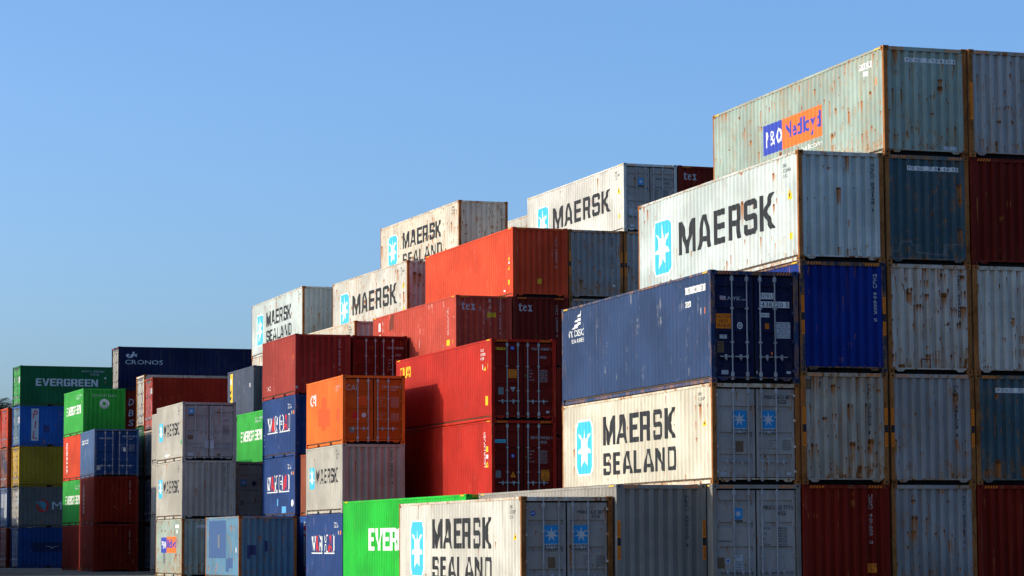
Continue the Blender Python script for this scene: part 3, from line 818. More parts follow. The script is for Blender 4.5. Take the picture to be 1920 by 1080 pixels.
# ------------------------------------------------------------------ the stacks
POS = {
    'C1': (25.01, 63.33, -0.09), 'C0': (22.54, 63.68, 0.0), 'FR': (20.07, 63.86, -0.36), 'C2': (27.48, 63.25, 0.0),
    'C3': (29.98, 63.30, 0.0), 'C4': (32.45, 63.26, 0.0), 'T': (27.32, 90.37, 1.44), 'm1': (30.05, 104.42, 1.89),
    'm2': (32.53, 104.48, 1.89), 'm3': (35.04, 104.69, 1.89), 'm4': (37.53, 104.74, 1.89), 'm5': (40.02, 104.82, 1.89),
    'n1': (34.19, 118.23, 2.91), 'n2': (31.67, 118.16, 2.91), 'n3': (29.75, 131.44, 0.37), 'n4': (29.08, 117.74, 2.91),
    'n0': (39.20, 118.40, 2.91), 'Q1': (24.72, 110.58, 1.29), 'Q2': (27.31, 110.90, 1.29), 'CAI': (23.59, 97.43, 0.03),
    'MS': (21.13, 117.45, 1.20), 'PB': (21.62, 107.14, 2.03), 'NV': (27.10, 130.79, 1.04), 'B1': (21.36, 145.62, -0.89),
    'G1': (21.65, 152.11, 2.57), 'rEV': (20.45, 172.02, 4.45), 'rCR': (27.15, 174.69, 1.50), 'rRD': (24.60, 146.10, 1.07),
    'rWH': (24.58, 148.75, 1.07), 'rL0': (20.00, 174.70, 4.45), 'GR': (22.35, 76.60, 1.77), 'BG': (24.02, 135.95, 1.20),
    'GS': (26.05, 122.97, 1.29), 'GD': (23.97, 119.40, 1.29), 'BR': (24.97, 104.02, 1.29),
    'OA': (11.6, 129.6, 0.0), 'OB': (9.2, 142.3, 0.0), 'OC': (11.6, 155.2, 0.0), 'OD': (8.0, 176.0, 0.0), 'OE': (8.6, 163.0, 0.0), 'RA': (29.4, 33.4, 0.0), 'RB': (32.0, 33.4, 0.0), 'RC': (34.6, 33.4, 0.0), 'RD': (37.2, 33.4, 0.0), 'LA': (-3.2, 12.0, 0.0), 'LB': (-3.2, 24.8, 0.0), 'LC': (-5.9, 12.0, 0.0), 'LD': (-5.9, 24.8, 0.0),
}
HID = 'plain container buried inside the stacks, out of sight behind nearer containers'
HIDG = 'containers buried inside the stacks'
OUT = 'plain unseen container standing outside the view to the left, shading the stacks'
OUTG = 'containers outside the view to the left'
DOORS = {}
OUTG2 = 'containers added outside the view to the right'
def stack(key, L, levels, rot=False, doors=None):
    """levels from the ground up: None-label entries are buried supports"""
    x, y, yaw = POS[key]; z = 0.0; out = []
    for H, colr, kind, label in levels:
        hid = label is None or 'outside the view' in label
        out.append(container((x, y), yaw, z, L, H, colr, 'front' if hid else kind,
                             label if label else HID, (HIDG if label is None else OUTG if label == OUT else OUTG2) if hid else 'stacked shipping containers', rot, plain=hid, door_color=(doors or {}).get(len(out))))
        z += H
    return out
def hide(n, H, c='plain_grey'): return [(H, c, 'front', None)] * n

def words40(b, hc=True):
    """large star box and lettering on a long side of the biggest boxes"""
    if hc:
        b.big_star('L', (1.28, 0.58, 2.80, 2.26)); b.block('L', 'MAERSK', (3.44, 1.03, 10.56, 2.0))
        b.side_serial((11.10, 2.22, 11.62, 2.64), ('MSKU', '832148', '45G1'))
        b.tri('L', (11.42, 1.66, 11.72, 1.93)); b.patch('L', (11.56, 0.61, 11.72, 0.78), 'yellow')
    else:
        b.big_star('L', (1.24, 0.46, 2.74, 2.10)); b.block('L', 'MAERSK', (3.63, 1.28, 9.50, 2.10)); b.block('L', 'SEALAND', (3.65, 0.43, 9.56, 1.06))
        b.side_serial((11.12, 1.99, 11.62, 2.38), ('MSKU', '653817', '42G1'))
        b.tri('L', (11.50, 1.50, 11.70, 1.66))
def words20(b):
    b.big_star('L', (0.54, 0.97, 1.42, 1.83), ring=0.0); b.block('L', 'MAERSK', (1.65, 1.16, 5.25, 1.72), gap=0.12)
    b.side_serial((4.95, 2.0, 5.45, 2.4), ('MSKU', '262775', '22G1'))
def nedlloyd(b, blue, orange):
    b.mark('logo_panel', 'L', [('royal', [rect_e(*blue)])])
    b.mark('logo_panel', 'L', [('neon', [rect_e(*orange)])])
    w = blue[2] - blue[0]; h = blue[3] - blue[1]
    l = edges_font('P', 0.05, True)[0] + [[((p[0] + .76, p[1]), (q[0] + .76, q[1])) for p, q in edges_font('&')[0][0]]] + [[((p[0] + 1.62, p[1]), (q[0] + 1.62, q[1])) for p, q in edges_font('O', 0.05, True)[0][0]]]
    b.mark('lettering', 'L', [('white', fit(l, (blue[0] + .12 * w, blue[1] + .24 * h, blue[2] - .06 * w, blue[3] - .22 * h)))], 0.007)
    w = orange[2] - orange[0]; h = orange[3] - orange[1]
    l, _ = edges_font('Nedlloyd', 0.06, True)
    b.mark('lettering', 'L', [('royal', fit(l, (orange[0] + .07 * w, orange[1] + .14 * h, orange[2] - .05 * w, orange[3] - .16 * h)))], 0.007)
def band(b, txt, rect):
    b.patch('N', rect, 'white', 'serial_band')
    a0, z0, a1, z1 = rect; n = len(txt); w = (a1 - a0) / n; g = []
    for i, ch in enumerate(txt):
        if ch != ' ': g += fit([GLY[ch][0]], (a0 + w * (i + .25), z0 + .02, a0 + w * (i + .72), z1 - .02))
    b.mark('serial_number', 'N', [('black', g)], 0.007)
def outline(edges, w):
    """thin strokes along the edges of a letter, kept short of the corners so that they do not overlap"""
    out = []
    for p, q in edges:
        dx, dz = q[0] - p[0], q[1] - p[1]; n = math.hypot(dx, dz)
        if n < 2.2 * w: continue
        ux, uz = dx / n, dz / n; h = w / 2
        a = (p[0] + ux * h, p[1] + uz * h); c = (q[0] - ux * h, q[1] - uz * h)
        out.append(poly((a[0] - uz * h, a[1] + ux * h), (c[0] - uz * h, c[1] + ux * h), (c[0] + uz * h, c[1] - ux * h), (a[0] + uz * h, a[1] - ux * h)))
    return out
def wanhai(b, rect):
    """outlined letters, the middle one of each word solid red"""
    a0, z0, a1, z1 = rect; w = a1 - a0; g = []; red = []
    for word, f0, f1 in (('WAN', 0.0, 0.46), ('HAI', 0.56, 1.0)):
        ed, tot = edges_block(word, 0.16)
        for ch, l in zip(word, fit(ed, (a0 + w * f0, z0, a0 + w * f1, z1))):
            if ch == 'A': red.append(l)
            else: g += outline(l, 0.055)
        g.append(rect_e(a0 + w * f0 - .03, z0 - .085, a0 + w * f1 + .03, z0 - .04))
    b.mark('lettering', 'L', [('white', g), ('red', red)])
    b.side_serial((4.62, 2.0, 5.5, 2.25), ('WHLU2', '22G1'), 'white')
    b.patch('L', (5.36, 1.78, 5.44, 1.92), 'dim'); b.patch('L', (5.66, 1.78, 5.74, 1.92), 'orange')
def evergreen_small(b):
    b.block('L', 'EVERGREEN', (0.80, 1.20, 5.22, 1.70), 'starwhite', gap=0.08)
    b.side_serial((3.9, 2.0, 5.5, 2.28), ('EITU05', '22G1'), 'palegrey'); b.patch('L', (5.60, 1.75, 5.66, 1.9), 'yellow')
def tex(b, z=(2.29, 2.62)):
    l, _ = edges_block('tex', 0.07); b.mark('lettering', 'N', [('palegrey', fit(l, (0.26, z[0], 0.88, z[1])))])

# ---- right-hand front row -------------------------------------------------
C1 = stack('C1', L40, [
    (HC, 'plain_grey', 'door', 'grey barred doors at ground level with one small star sign, below the cream container'),
    (STD, 'cream_white', 'door', 'cream container with two lines of black lettering directly under the navy one, grey doors'),
    (HC, 'navy', 'door', 'scraped navy blue container with dark doors, an orange square caution sign and white number plates')], doors={0: 'shaded_door_grey', 1: 'shaded_door_grey', 2: 'dark_navy'})  # cream and navy boxes: darker door leaves carry painted shade
b = C1[0]
b.door_star((0.60, 2.00, 0.84, 2.28)); b.text('N', 'MRKU 632 773 5', (1.41, 2.24, 2.24, 2.35), 'black', 'serial_number'); b.text('N', '45G1', (1.81, 2.10, 2.03, 2.20), 'black', 'serial_number')
b.plate((0.14, 0.75, 0.33, 1.03), 'bronze'); b.plate((0.63, 0.73, 0.83, 1.09), 'palegrey', ('FSC', '', 'TRACE', 'TIMBER', 'MARK'))
b.mark('round_badge', 'N', [('palegrey', [loops_to_edges([ngon(0.43, 0.94, 0.055, 14, 0.075)])])]); b.mark('pictogram', 'N', [('badge', [loops_to_edges([ngon(0.43, 0.94, 0.03, 10, 0.045)])])], 0.007)
b.datalines((1.38, 1.24, 2.06, 1.79)); b.text('N', 'www.maerskline.com', (0.14, 1.42, 0.52, 1.48), 'black')
b.hazard()
b = C1[1]
words40(b, False)
b.door_star((0.57, 1.43, 0.97, 1.88), ('MAERSK', 'SEALAND')); b.door_star((1.37, 1.43, 1.77, 1.88), ('MAERSK', 'SEALAND'))
b.text('N', 'MSKU 653 817 5', (1.47, 2.18, 2.29, 2.28), 'black', 'serial_number'); b.text('N', '42G1', (1.83, 2.06, 2.06, 2.16), 'black', 'serial_number')
b.plate((0.66, 0.82, 0.87, 1.10), 'bronze'); b.datalines((1.59, 0.85, 2.19, 1.13)); b.text('N', 'www.maersksealand.com', (0.34, 0.56, 0.97, 0.62), 'black')
b.patch('N', (0.22, 0.21, 0.40, 0.31), 'silver'); b.patch('N', (2.06, 0.24, 2.18, 0.30), 'palegrey')
b = C1[2]
sail = [poly((0.95, 2.22), (1.10, 2.32), (1.55, 2.40), (1.75, 2.40), (1.55, 2.30), (1.35, 2.24)), poly((1.18, 2.42), (1.30, 2.48), (1.62, 2.52), (1.78, 2.52), (1.66, 2.44), (1.45, 2.42)),
        poly((1.40, 2.55), (1.52, 2.60), (1.70, 2.68), (1.80, 2.72), (1.78, 2.60), (1.62, 2.56))]
b.mark('sail_emblem', 'L', [('white', sail)]); b.text('L', 'NYK LOGISTICS', (0.58, 1.99, 2.05, 2.19), 'white', gap=0.03); b.text('L', 'MEGACARRIER', (0.84, 1.80, 2.0, 1.92), 'white')
for i, ch in enumerate('NYKU43205'):
    a = 10.28 + i * 0.172; b.patch('L', (a, 2.40, a + 0.17, 2.58), 'white', 'number_plate'); b.mark('serial_number', 'L', [('black', fit([GLY[ch][0]], (a + .04, 2.42, a + .12, 2.55)))], 0.007)
b.patch('L', (10.28, 2.06, 10.74, 2.21), 'white', 'number_plate'); b.mark('serial_number', 'L', [('black', fit(edges_font('45G1')[0], (10.32, 2.08, 10.70, 2.18)))], 0.007)
b.patch('L', (11.38, 1.80, 11.50, 1.97), 'white'); b.patch('L', (11.66, 1.80, 11.79, 1.96), 'orange')
flag = [poly((0.27, 2.235 - i * .035), (0.44, 2.22 - i * .035), (0.45, 2.20 - i * .035), (0.285, 2.215 - i * .035)) for i in range(3)]
b.mark('flag_emblem', 'N', [('palegrey', flag), ('rib', [poly((0.275, 2.215 - i * .035), (0.445, 2.20 - i * .035), (0.445, 2.188 - i * .035), (0.28, 2.20 - i * .035)) for i in range(3)])])
b.text('N', 'NYK', (0.49, 2.12, 0.84, 2.215), 'palegrey', slant=0.25); b.text('N', 'LINE', (0.87, 2.125, 1.02, 2.16), 'palegrey', slant=0.2)
def oneline(b, rect, t, mk='white', pn='number_plate'):
    b.patch('N', rect, mk, pn); a0, z0, a1, z1 = rect; l, _ = edges_font(t, 0.07)
    b.mark('serial_number', 'N', [('black', fit(l, (a0 + .02, z0 + .018, a1 - .02, z1 - .018)))], 0.007)
oneline(b, (1.40, 2.17, 1.77, 2.33), 'NYKU'); oneline(b, (1.40, 1.95, 2.20, 2.11), '438320 5'); oneline(b, (1.40, 1.70, 1.64, 1.81), '45G1')
b.plate((0.16, 1.39, 0.58, 1.77), 'orange', ('CAUTION', 'HIGH', 'TRAILER'), name='caution_sign')
b.mark('round_badge', 'N', [('white', [loops_to_edges([ngon(0.82, 1.47, 0.075, 16, 0.09), ngon(0.82, 1.47, 0.05, 14, 0.062)])]), ('palegrey', [loops_to_edges([ngon(0.82, 1.47, 0.03, 10, 0.042)])])])
b.plate((1.52, 1.40, 1.63, 1.54), 'orange', ('SUPER', 'HEAVY')); b.plate((1.83, 1.16, 2.22, 1.58), 'palegrey', ('MAX.GROSS 30480 KGS', '67200 LBS', 'TARE 3930 KGS', '8660 LBS', 'NET 26550 KGS', 'CU.CAP. 76.3 CU.M'))
b.plate((0.26, 1.13, 0.46, 1.23), 'palegrey', ('ACEP', 'CI-JP')); b.plate((0.19, 0.77, 0.38, 1.06), 'bronze', ('APPROVED', 'SAFETY', 'CSC'))
b.patch('N', (0.30, 0.21, 0.49, 0.32), 'silver'); b.patch('N', (2.10, 0.25, 2.22, 0.31), 'palegrey'); b.patch('N', (1.66, 0.72, 1.70, 0.80), 'neon', 'door_seal_tag', 0.05); b.patch('N', (1.27, 0.24, 1.29, 0.31), 'white')
b.hazard()

C0 = stack('C0', L40, [(HC, 'plain_grey', 'front', 'plain grey corrugated end between two orange caution strips at ground level')])
b = C0[0]; b.vert('N', 'MRSU 389520 4', (1.88, 1.28, 1.955, 2.61), 'black'); b.hazard(); b.caution_posts()

FR = stack('FR', L40, [(STD, 'streaked_white', 'door', 'streaky rust-edged white container nearest the front, at ground level before the vivid green one')], doors={0: 'shaded_door_grey'})
b = FR[0]; words40(b, False)
b.door_star((0.61, 1.40, 1.02, 1.86), ('MAERSK', 'SEALAND')); b.door_star((1.40, 1.40, 1.81, 1.86), ('MAERSK', 'SEALAND'))
b.text('N', 'MSKU 621 387 9', (1.51, 2.15, 2.31, 2.24), 'black', 'serial_number'); b.text('N', '42G1', (1.88, 2.04, 2.10, 2.13), 'black', 'serial_number')
b.mark('round_badge', 'N', [('badge', [loops_to_edges([ngon(0.33, 2.16, 0.065, 16)])])]); b.mark('pictogram', 'N', [('palegrey', [poly((0.29, 2.17), (0.37, 2.19), (0.36, 2.16), (0.29, 2.14))])], 0.007)
b.plate((0.72, 0.79, 0.91, 1.06), 'bronze'); b.datalines((1.66, 0.82, 2.24, 1.10)); b.text('N', 'www.maersksealand.com', (0.39, 0.56, 1.01, 0.62), 'black')

C2 = stack('C2', L40, [
    (HC, 'oxide_red', 'front', 'dark red container end at ground level with white upright digits and an orange sticker'),
    (HC, 'rust_eaten_grey', 'front', 'grey container end streaked by rust, second level, below the bright blue end'),
    (HC, 'royal_blue', 'front', 'bright royal blue container end right of the navy container with white upright serial'),
    (HC, 'bluish_white', 'front', 'largest bluish white container with star box and one line of huge black lettering, rusty posts')])
b = C2[3]; words40(b); b.vert('N', 'MSKU 832148 1', (2.10, 1.32, 2.19, 2.60), 'black')
b = C2[2]; b.vert('N', 'MSKU 996553 5', (2.10, 1.33, 2.19, 2.59), 'white'); b.hazard(); b.caution_posts()
b = C2[1]; b.vert('N', 'MSKU 075829 1', (1.88, 1.28, 1.96, 2.61), 'black'); b.hazard(); b.caution_posts()
b.mark('patch_plate', 'N', [('bronze', [rect_e(0.13, 2.44, 0.30, 2.72)])])
b = C2[0]; b.vert('N', 'UESU 467659 0', (1.87, 1.34, 1.95, 2.63), 'dim'); b.plate((1.80, 0.62, 2.05, 0.85), 'orange', ('CAUTION', '9\'6'.replace("'", ''))); b.hazard()

C3 = stack('C3', L40, [
    (HC, 'scuffed_blue_grey', 'front', 'pale blue-grey end with brown drips at ground level, between two dark red ends'),
    (HC, 'blue_grey', 'front', 'clean blue-grey corrugated end with bright orange caution strips on both posts, second level'),
    (HC, 'speckled_grey', 'front', 'rust-eaten white end with orange scabs along its foot, third level beside the bright blue end'),
    (HC, 'slate_teal', 'front', 'slate blue corrugated end with white number band and pale ghost mark near its foot'),
    (HC, 'pale_teal', 'front', 'pale teal container on the very top with a large blue and orange sign')])
b = C3[4]; nedlloyd(b, (3.94, 1.08, 5.37, 1.96), (5.372, 1.08, 8.18, 1.96)); b.text('L', 'www.ponl.com', (5.2, 0.78, 8.1, 0.98), 'white')
band(b, 'PONU 7908504', (0.64, 2.48, 2.14, 2.60)); b.hazard()
for i, ch in enumerate('PONU790'): 
    a = 10.66 + i * 0.115; b.patch('L', (a, 2.44, a + 0.112, 2.61), 'white', 'number_plate'); b.mark('serial_number', 'L', [('black', fit([GLY[ch][0]], (a + .025, 2.46, a + .085, 2.59)))], 0.007)
b.patch('L', (10.90, 2.25, 11.20, 2.38), 'white', 'number_plate'); b.patch('L', (11.62, 1.92, 11.74, 2.11), 'orange'); b.patch('N', (1.72, 0.16, 2.14, 0.26), 'palegrey')
b = C3[3]; band(b, 'PONU 7814405', (0.65, 2.48, 2.17, 2.60)); b.hazard()
gh = [poly((0.15, .34), (0.36, .36), (0.42, .60), (0.75, .62), (0.80, .52), (0.92, .52), (0.92, .33), (1.66, .27), (1.70, .55), (2.2, .58), (2.2, .53), (1.78, .50), (1.75, .23), (0.87, .28), (0.87, .47), (0.76, .47), (0.70, .57), (0.45, .55), (0.40, .31), (0.15, .29))]
b.mark('paint_mark', 'N', [('ghost', gh)], 0.003)
b = C3[2]; b.vert('N', 'MSKU 814848 2', (2.07, 1.29, 2.15, 2.63), 'black'); b.mark('patch_plate', 'N', [('rustpatch', [loops_to_edges([[(0.94, .10), (1.22, .10), (1.22, .40), (0.94, .40)], [(0.97, .13), (1.19, .13), (1.19, .37), (0.97, .37)]])])])
b = C3[1]; b.vert('N', 'MRKU 341523 3', (1.87, 1.22, 1.955, 2.60), 'black'); b.hazard(); b.caution_posts()
b = C3[0]; b.vert('N', 'MSKU 924752 0', (2.07, 1.33, 2.15, 2.59), 'black')

C4 = stack('C4', L40, [
    (HC, 'oxide_red', 'front', 'dark red container end cut by the right frame edge at ground level'),
    (HC, 'slate_teal', 'front', 'slate blue rust-run container end at the right frame edge, white number band cut off'),
    (HC, 'old_white', 'front', 'dirty off-white corrugated end at the right frame edge, third level'),
    (HC, 'maroon', 'front', 'deep red container end at the right frame edge, fourth level'),
    (HC, 'blue_grey', 'front', 'plain grey container end on top at the right frame edge with an orange strip')])
b = C4[4]; b.mark('caution_sticker', 'F', [('orange', [rect_e(0.03, 1.0, 0.11, 2.0)])]); b.mark('lettering', 'F', [('black', turned(edges_font('CAUTION HIGH')[0], (0.05, 1.08, 0.09, 1.92)))], 0.006); b.hazard()
b = C4[1]; band(b, 'PONU 7275608', (0.62, 2.42, 2.13, 2.55)); b.hazard()
b = C4[3]; b.hazard()
b = C4[0]; b.hazard()

GR = stack('GR', L45, [(HC, 'bright_green', 'front', 'long vivid green container at ground level behind the streaky white one')])
b = GR[0]; b.block('L', 'EVERGREEN', (3.15, 1.20, 10.75, 1.94), 'starwhite', gap=0.09); b.hazard()

# ---- middle rows ----------------------------------------------------------
T = stack('T', L40, hide(1, HC, 'oxide_red') + [
    (HC, 'bright_red', 'door', 'bright red container under another bright red one, an orange triangle on its dark doors'),
    (HC, 'bright_red', 'door', 'bright red container with a small yellow word on its sunny side and dark doors')], doors={1: 'shaded_door_red', 2: 'shaded_door_red'})
b = T[2]; b.block('L', 'TOUAX', (0.50, 2.14, 2.06, 2.56), 'yellow')
b.side_serial((10.90, 2.14, 11.48, 2.58), ('TGCU', '501387', '45G1'), 'white'); b.patch('L', (11.05, 1.84, 11.20, 2.03), 'white'); b.tri('L', (11.25, 1.80, 11.56, 2.0)); b.patch('L', (11.62, 1.85, 11.76, 2.03), 'yellow'); b.patch('L', (11.44, 0.54, 11.76, 0.87), 'yellow')
b.block('N', 'TOUAX', (0.17, 2.49, 0.55, 2.58), 'yellow'); b.patch('N', (0.74, 2.5, 0.88, 2.63), 'badge'); b.mark('lettering', 'N', [('palegrey', fit(edges_font('GL')[0], (0.76, 2.53, 0.86, 2.60)))], 0.007)
b.plate((0.65, 1.50, 0.97, 1.80), 'orange', ('CAUTION', 'HIGH', 'TRAILER'), name='caution_sign'); b.tri('N', (0.72, 1.0, 0.92, 1.17), 'silver', True)
b.plate((0.27, 0.90, 0.47, 1.16), 'grey'); b.text('N', 'TGCU 501387 0', (1.52, 2.50, 2.32, 2.59), 'dim', 'serial_number'); b.text('N', '45G1', (1.84, 2.20, 2.08, 2.30), 'dim', 'serial_number')
b.datalines((1.42, 1.34, 2.12, 1.80), 'dim', (('MGW.', '30480 KG', '67200 LB'), ('TARE.', '3900 KG', '8600 LB'), ('NET.', '26580 KG', '58600 LB'), ('CU.CAP.', '76.4 CUM', '2700 CUF')))
b.patch('N', (2.07, 0.26, 2.19, 0.33), 'palegrey'); b.patch('N', (1.26, 1.55, 1.31, 1.60), 'seagreen', 'customs_seal', 0.05); b.hazard()
b = T[1]; b.plate((0.14, 2.08, 0.55, 2.20), 'cyan', ('SeaCube',), name='sticker'); b.text('N', 'DRYU 940236 4', (1.49, 2.22, 2.31, 2.32), 'dim', 'serial_number'); b.text('N', '45G1', (1.84, 2.06, 2.08, 2.16), 'dim', 'serial_number')
b.mark('round_badge', 'N', [('badge', [loops_to_edges([ngon(0.81, 1.62, 0.07, 16)])])]); b.mark('pictogram', 'N', [('silver', [loops_to_edges([ngon(0.81, 1.62, 0.035, 8)])])], 0.007)
b.tri('N', (0.71, 0.86, 0.92, 1.07), 'orange'); b.plate((1.87, 0.74, 2.18, 1.12), 'orange', ('CAUTION', '9 6', 'HIGH', 'CONTAINER'), name='caution_sign'); b.plate((0.16, 0.84, 0.36, 1.1), 'grey')
b.datalines((1.40, 1.32, 2.10, 1.82), 'dim'); b.vert('L', 'DRYU9402364', (11.28, 1.19, 11.42, 2.47), 'white'); b.patch('L', (11.55, 1.77, 11.72, 1.97), 'yellow'); b.patch('L', (11.55, 1.53, 11.72, 1.67), 'white'); b.tri('L', (11.46, 1.22, 11.74, 1.42)); b.hazard()
b.patch('N', (1.27, 1.55, 1.31, 1.59), 'seagreen', 'customs_seal', 0.05)

m1 = stack('m1', L40, hide(3, HC, 'oxide_red') + [(HC, 'faded_red', 'front', 'faded red container with scratched sunny side, yellow sign on its dark lettered end')])
b = m1[3]; tex(b); b.plate((1.38, 2.01, 1.74, 2.19), 'yellow', ('CAUTION', '9 6 HIGH'), name='caution_sign'); b.vert('N', 'TEXU 782528 8', (1.90, 1.29, 1.96, 2.60), 'dim')
b.text('L', '1', (0.80, 2.22, 1.10, 2.60), 'white'); b.text('L', '6', (0.80, 1.72, 1.25, 2.10), 'white'); b.mark('patch_plate', 'L', [('rustpatch', [poly((2.45, 2.1), (3.2, 2.2), (3.25, 2.82), (2.75, 2.80), (2.6, 2.5))])])
b.patch('L', (10.85, 0.88, 11.30, 1.12), 'yellow'); b.patch('L', (11.62, 0.93, 11.74, 1.10), 'yellow'); b.vert('L', 'TEXU7825288', (11.0, 1.3, 11.16, 2.45), 'dim'); b.hazard()
m2 = stack('m2', L40, hide(3, HC, 'oxide_red') + [
    (HC, 'maroon', 'front', 'dark maroon container end with a white three-letter word, under the orange-red container'),
    (HC, 'orange_red', 'front', 'orange-red container with a plain sunny side, above the maroon lettered end')])
b = m2[3]; tex(b); b.vert('N', 'TGHU 722223 3', (1.90, 1.23, 1.97, 2.56), 'dim'); b.hazard()
b = m2[4]; b.vert('N', 'TRLU 751014 5', (1.90, 1.22, 1.97, 2.52), 'dim'); b.plate((1.11, 0.56, 1.27, 0.76), 'yellow', ('96', 'CAP')); b.vert('L', 'TRLU7510145', (11.40, 1.15, 11.49, 2.47), 'white', 'serial_number'); b.patch('L', (11.56, 0.54, 11.72, 0.74), 'yellow'); b.tri('L', (11.54, 1.16, 11.76, 1.34)); b.patch('L', (11.58, 1.55, 11.70, 1.68), 'yellow'); b.patch('L', (11.58, 1.40, 11.70, 1.50), 'white'); b.patch('L', (11.0, 0.28, 11.12, 0.36), 'white'); b.hazard()
m3 = stack('m3', L40, hide(3, HC) + [
    (HC, 'scuffed_blue_grey', 'front', 'top strip of a blue-grey end peeping above the far corner of the navy container'),
    (HC, 'scuffed_blue_grey', 'front', 'blue-grey corrugated end with yellow strips on both posts, right of the orange-red container')])
b = m3[4]; b.vert('N', 'MSKU 414880 8', (1.93, 1.27, 2.01, 2.58), 'black'); b.caution_posts(); b.hazard(); b.patch('N', (2.0, 0.52, 2.10, 0.62), 'white')
m3[3].hazard()
m4 = stack('m4', L40, hide(4, HC) + [
    (HC, 'blue_grey', 'front', 'narrow blue-grey strip of container end left of the largest white container'),
    (HC, 'pale_white', 'door', 'clean pale grey container with huge black lettering and grey barred doors, on the skyline')], doors={5: 'shaded_door_grey'})
b = m4[5]; words40(b); b.door_star((0.68, 2.0, 0.92, 2.27)); b.text('N', 'MRSU 370 762 1', (1.50, 2.22, 2.32, 2.31), 'black', 'serial_number'); b.text('N', '45G1', (1.87, 2.05, 2.11, 2.14), 'black', 'serial_number'); b.datalines((1.40, 1.3, 2.06, 1.8)); b.plate((0.25, 0.72, 0.44, 0.96), 'silver'); b.patch('N', (0.3, 0.2, 0.5, 0.3), 'palegrey'); b.hazard()
b.mark('round_badge', 'N', [('palegrey', [loops_to_edges([ngon(0.55, 0.86, 0.045, 12, 0.065)])])])
b = m4[4]; b.caution_posts(); b.hazard()
m5 = stack('m5', L40, hide(5, HC, 'oxide_red') + [(HC, 'maroon', 'front', 'dark maroon container end with a white word, on the skyline right of grey doors')])
tex(m5[5]); m5[5].hazard()
n1 = stack('n1', L40, hide(5, HC) + [(HC, 'rusty_white', 'front', 'very rusty white container with two lines of black lettering, behind the orange-red one')])
b = n1[5]; b.big_star('L', (1.24, 0.75, 2.76, 2.36)); b.block('L', 'MAERSK', (3.60, 1.47, 9.6, 2.28)); b.block('L', 'SEALAND', (3.62, 0.58, 9.64, 1.22)); b.side_serial((11.2, 2.26, 11.7, 2.70), ('MSKU', '812034', '45G1')); b.vert('N', 'MSKU 812034 7', (2.10, 1.3, 2.18, 2.6), 'black')
n0 = stack('n0', L40, hide(5, HC) + [(HC, 'old_white', 'front', 'sliver of a beige container side on the skyline left of the clean pale grey container')])
n2 = stack('n2', L40, hide(4, HC) + [(HC, 'old_white', 'front', 'rust-edged white container with one line of black lettering, left of the orange-red container')])
words40(n2[4])
n3 = stack('n3', L40, hide(3, HC) + [
    (HC, 'old_white', 'front', 'pale strip of container side under the leftmost white lettered one'),
    (HC, 'bluish_white', 'front', 'leftmost of the white lettered containers on the skyline, with a speckled shaded end')])
b = n3[4]; b.big_star('L', (1.28, 0.56, 2.84, 2.26)); b.block('L', 'MAERSK', (3.68, 1.46, 9.6, 2.24)); b.block('L', 'SEALAND', (3.70, 0.62, 9.64, 1.25)); b.side_serial((11.1, 2.28, 11.6, 2.72), ('MSKU', '804411', '45G1'))
n4 = stack('n4', L40, hide(3, HC) + [(HC, 'rusty_white', 'front', 'rust-edged white container mostly hidden behind the brick red one, only its upper corner showing')])
n4[3].side_serial((11.22, 2.32, 11.72, 2.70), ('MSKU', '802117', '45G1'))

Q1 = stack('Q1', L20, hide(1, STD, 'mid_blue') + [
    (STD, 'mid_blue', 'front', 'short blue container with red and white lettering, light blue patch near its foot'),
    (STD, 'mid_blue', 'front', 'short blue container with red and white lettering directly under the brick red one'),
    (STD, 'brick_red', 'front', 'short brick red container on two lettered blue ones with a dark corrugated end')])
b = Q1[3]; b.text('L', 'tex', (0.8, 0.40, 1.55, 0.62), 'white'); b.patch('L', (5.56, 1.52, 5.68, 1.72), 'orange'); b.patch('L', (5.52, 1.0, 5.62, 1.2), 'white'); b.vert('N', 'TGCU 0078288 3', (1.92, 1.03, 1.99, 2.39), 'dim'); b.mark('sticker', 'F', [('dim', [rect_e(0.01, 0.25, 0.12, 0.36)])])
wanhai(Q1[2], (1.0, 1.16, 4.95, 1.80)); wanhai(Q1[1], (0.92, 1.16, 4.90, 1.80))
Q1[1].mark('paper_tag', 'L', [('white', [poly((5.36, .50), (5.52, .40), (5.74, .52), (5.72, .70), (5.55, .76), (5.40, .70))])]); Q1[1].patch('L', (3.66, 0.18, 4.36, 0.46), 'skyblue', 'paint_patch'); Q1[1].patch('L', (2.7, 0.5, 2.95, 0.8), 'skyblue', 'paint_patch')
Q1[2].patch('L', (0.2, 1.0, 0.32, 1.08), 'white'); Q1[2].patch('L', (0.2, 0.85, 0.3, 0.9), 'white'); Q1[2].patch('L', (0.2, 0.55, 0.3, 0.6), 'white')
Q2 = stack('Q2', L20, hide(3, STD, 'maroon') + [(STD, 'maroon', 'door', 'dark red container doors with four steel bars, right of the brick red container')])
b = Q2[3]; b.text('N', 'CRXU 320488 7', (1.54, 2.02, 2.37, 2.12), 'dim', 'serial_number'); b.text('N', '22G1', (1.9, 1.72, 2.14, 1.81), 'dim', 'serial_number'); b.datalines((1.58, 1.02, 2.18, 1.58), 'dim')
CAI = stack('CAI', L20, [
    (STD, 'mid_blue', 'front', 'short blue lettered container at ground level beside the vivid green one'),
    (STD, 'small_grey', 'front', 'short pale grey lettered container under the orange one with a dark corrugated end'),
    (STD, 'orange', 'door', 'short orange container with barred doors on top of a pale grey one')], doors={2: 'shaded_door_orange'})
wanhai(CAI[0], (1.0, 1.14, 4.62, 1.76)); words20(CAI[1]); CAI[1].vert('N', 'MRKU 296707 4', (1.89, 1.07, 1.98, 2.37), 'black')
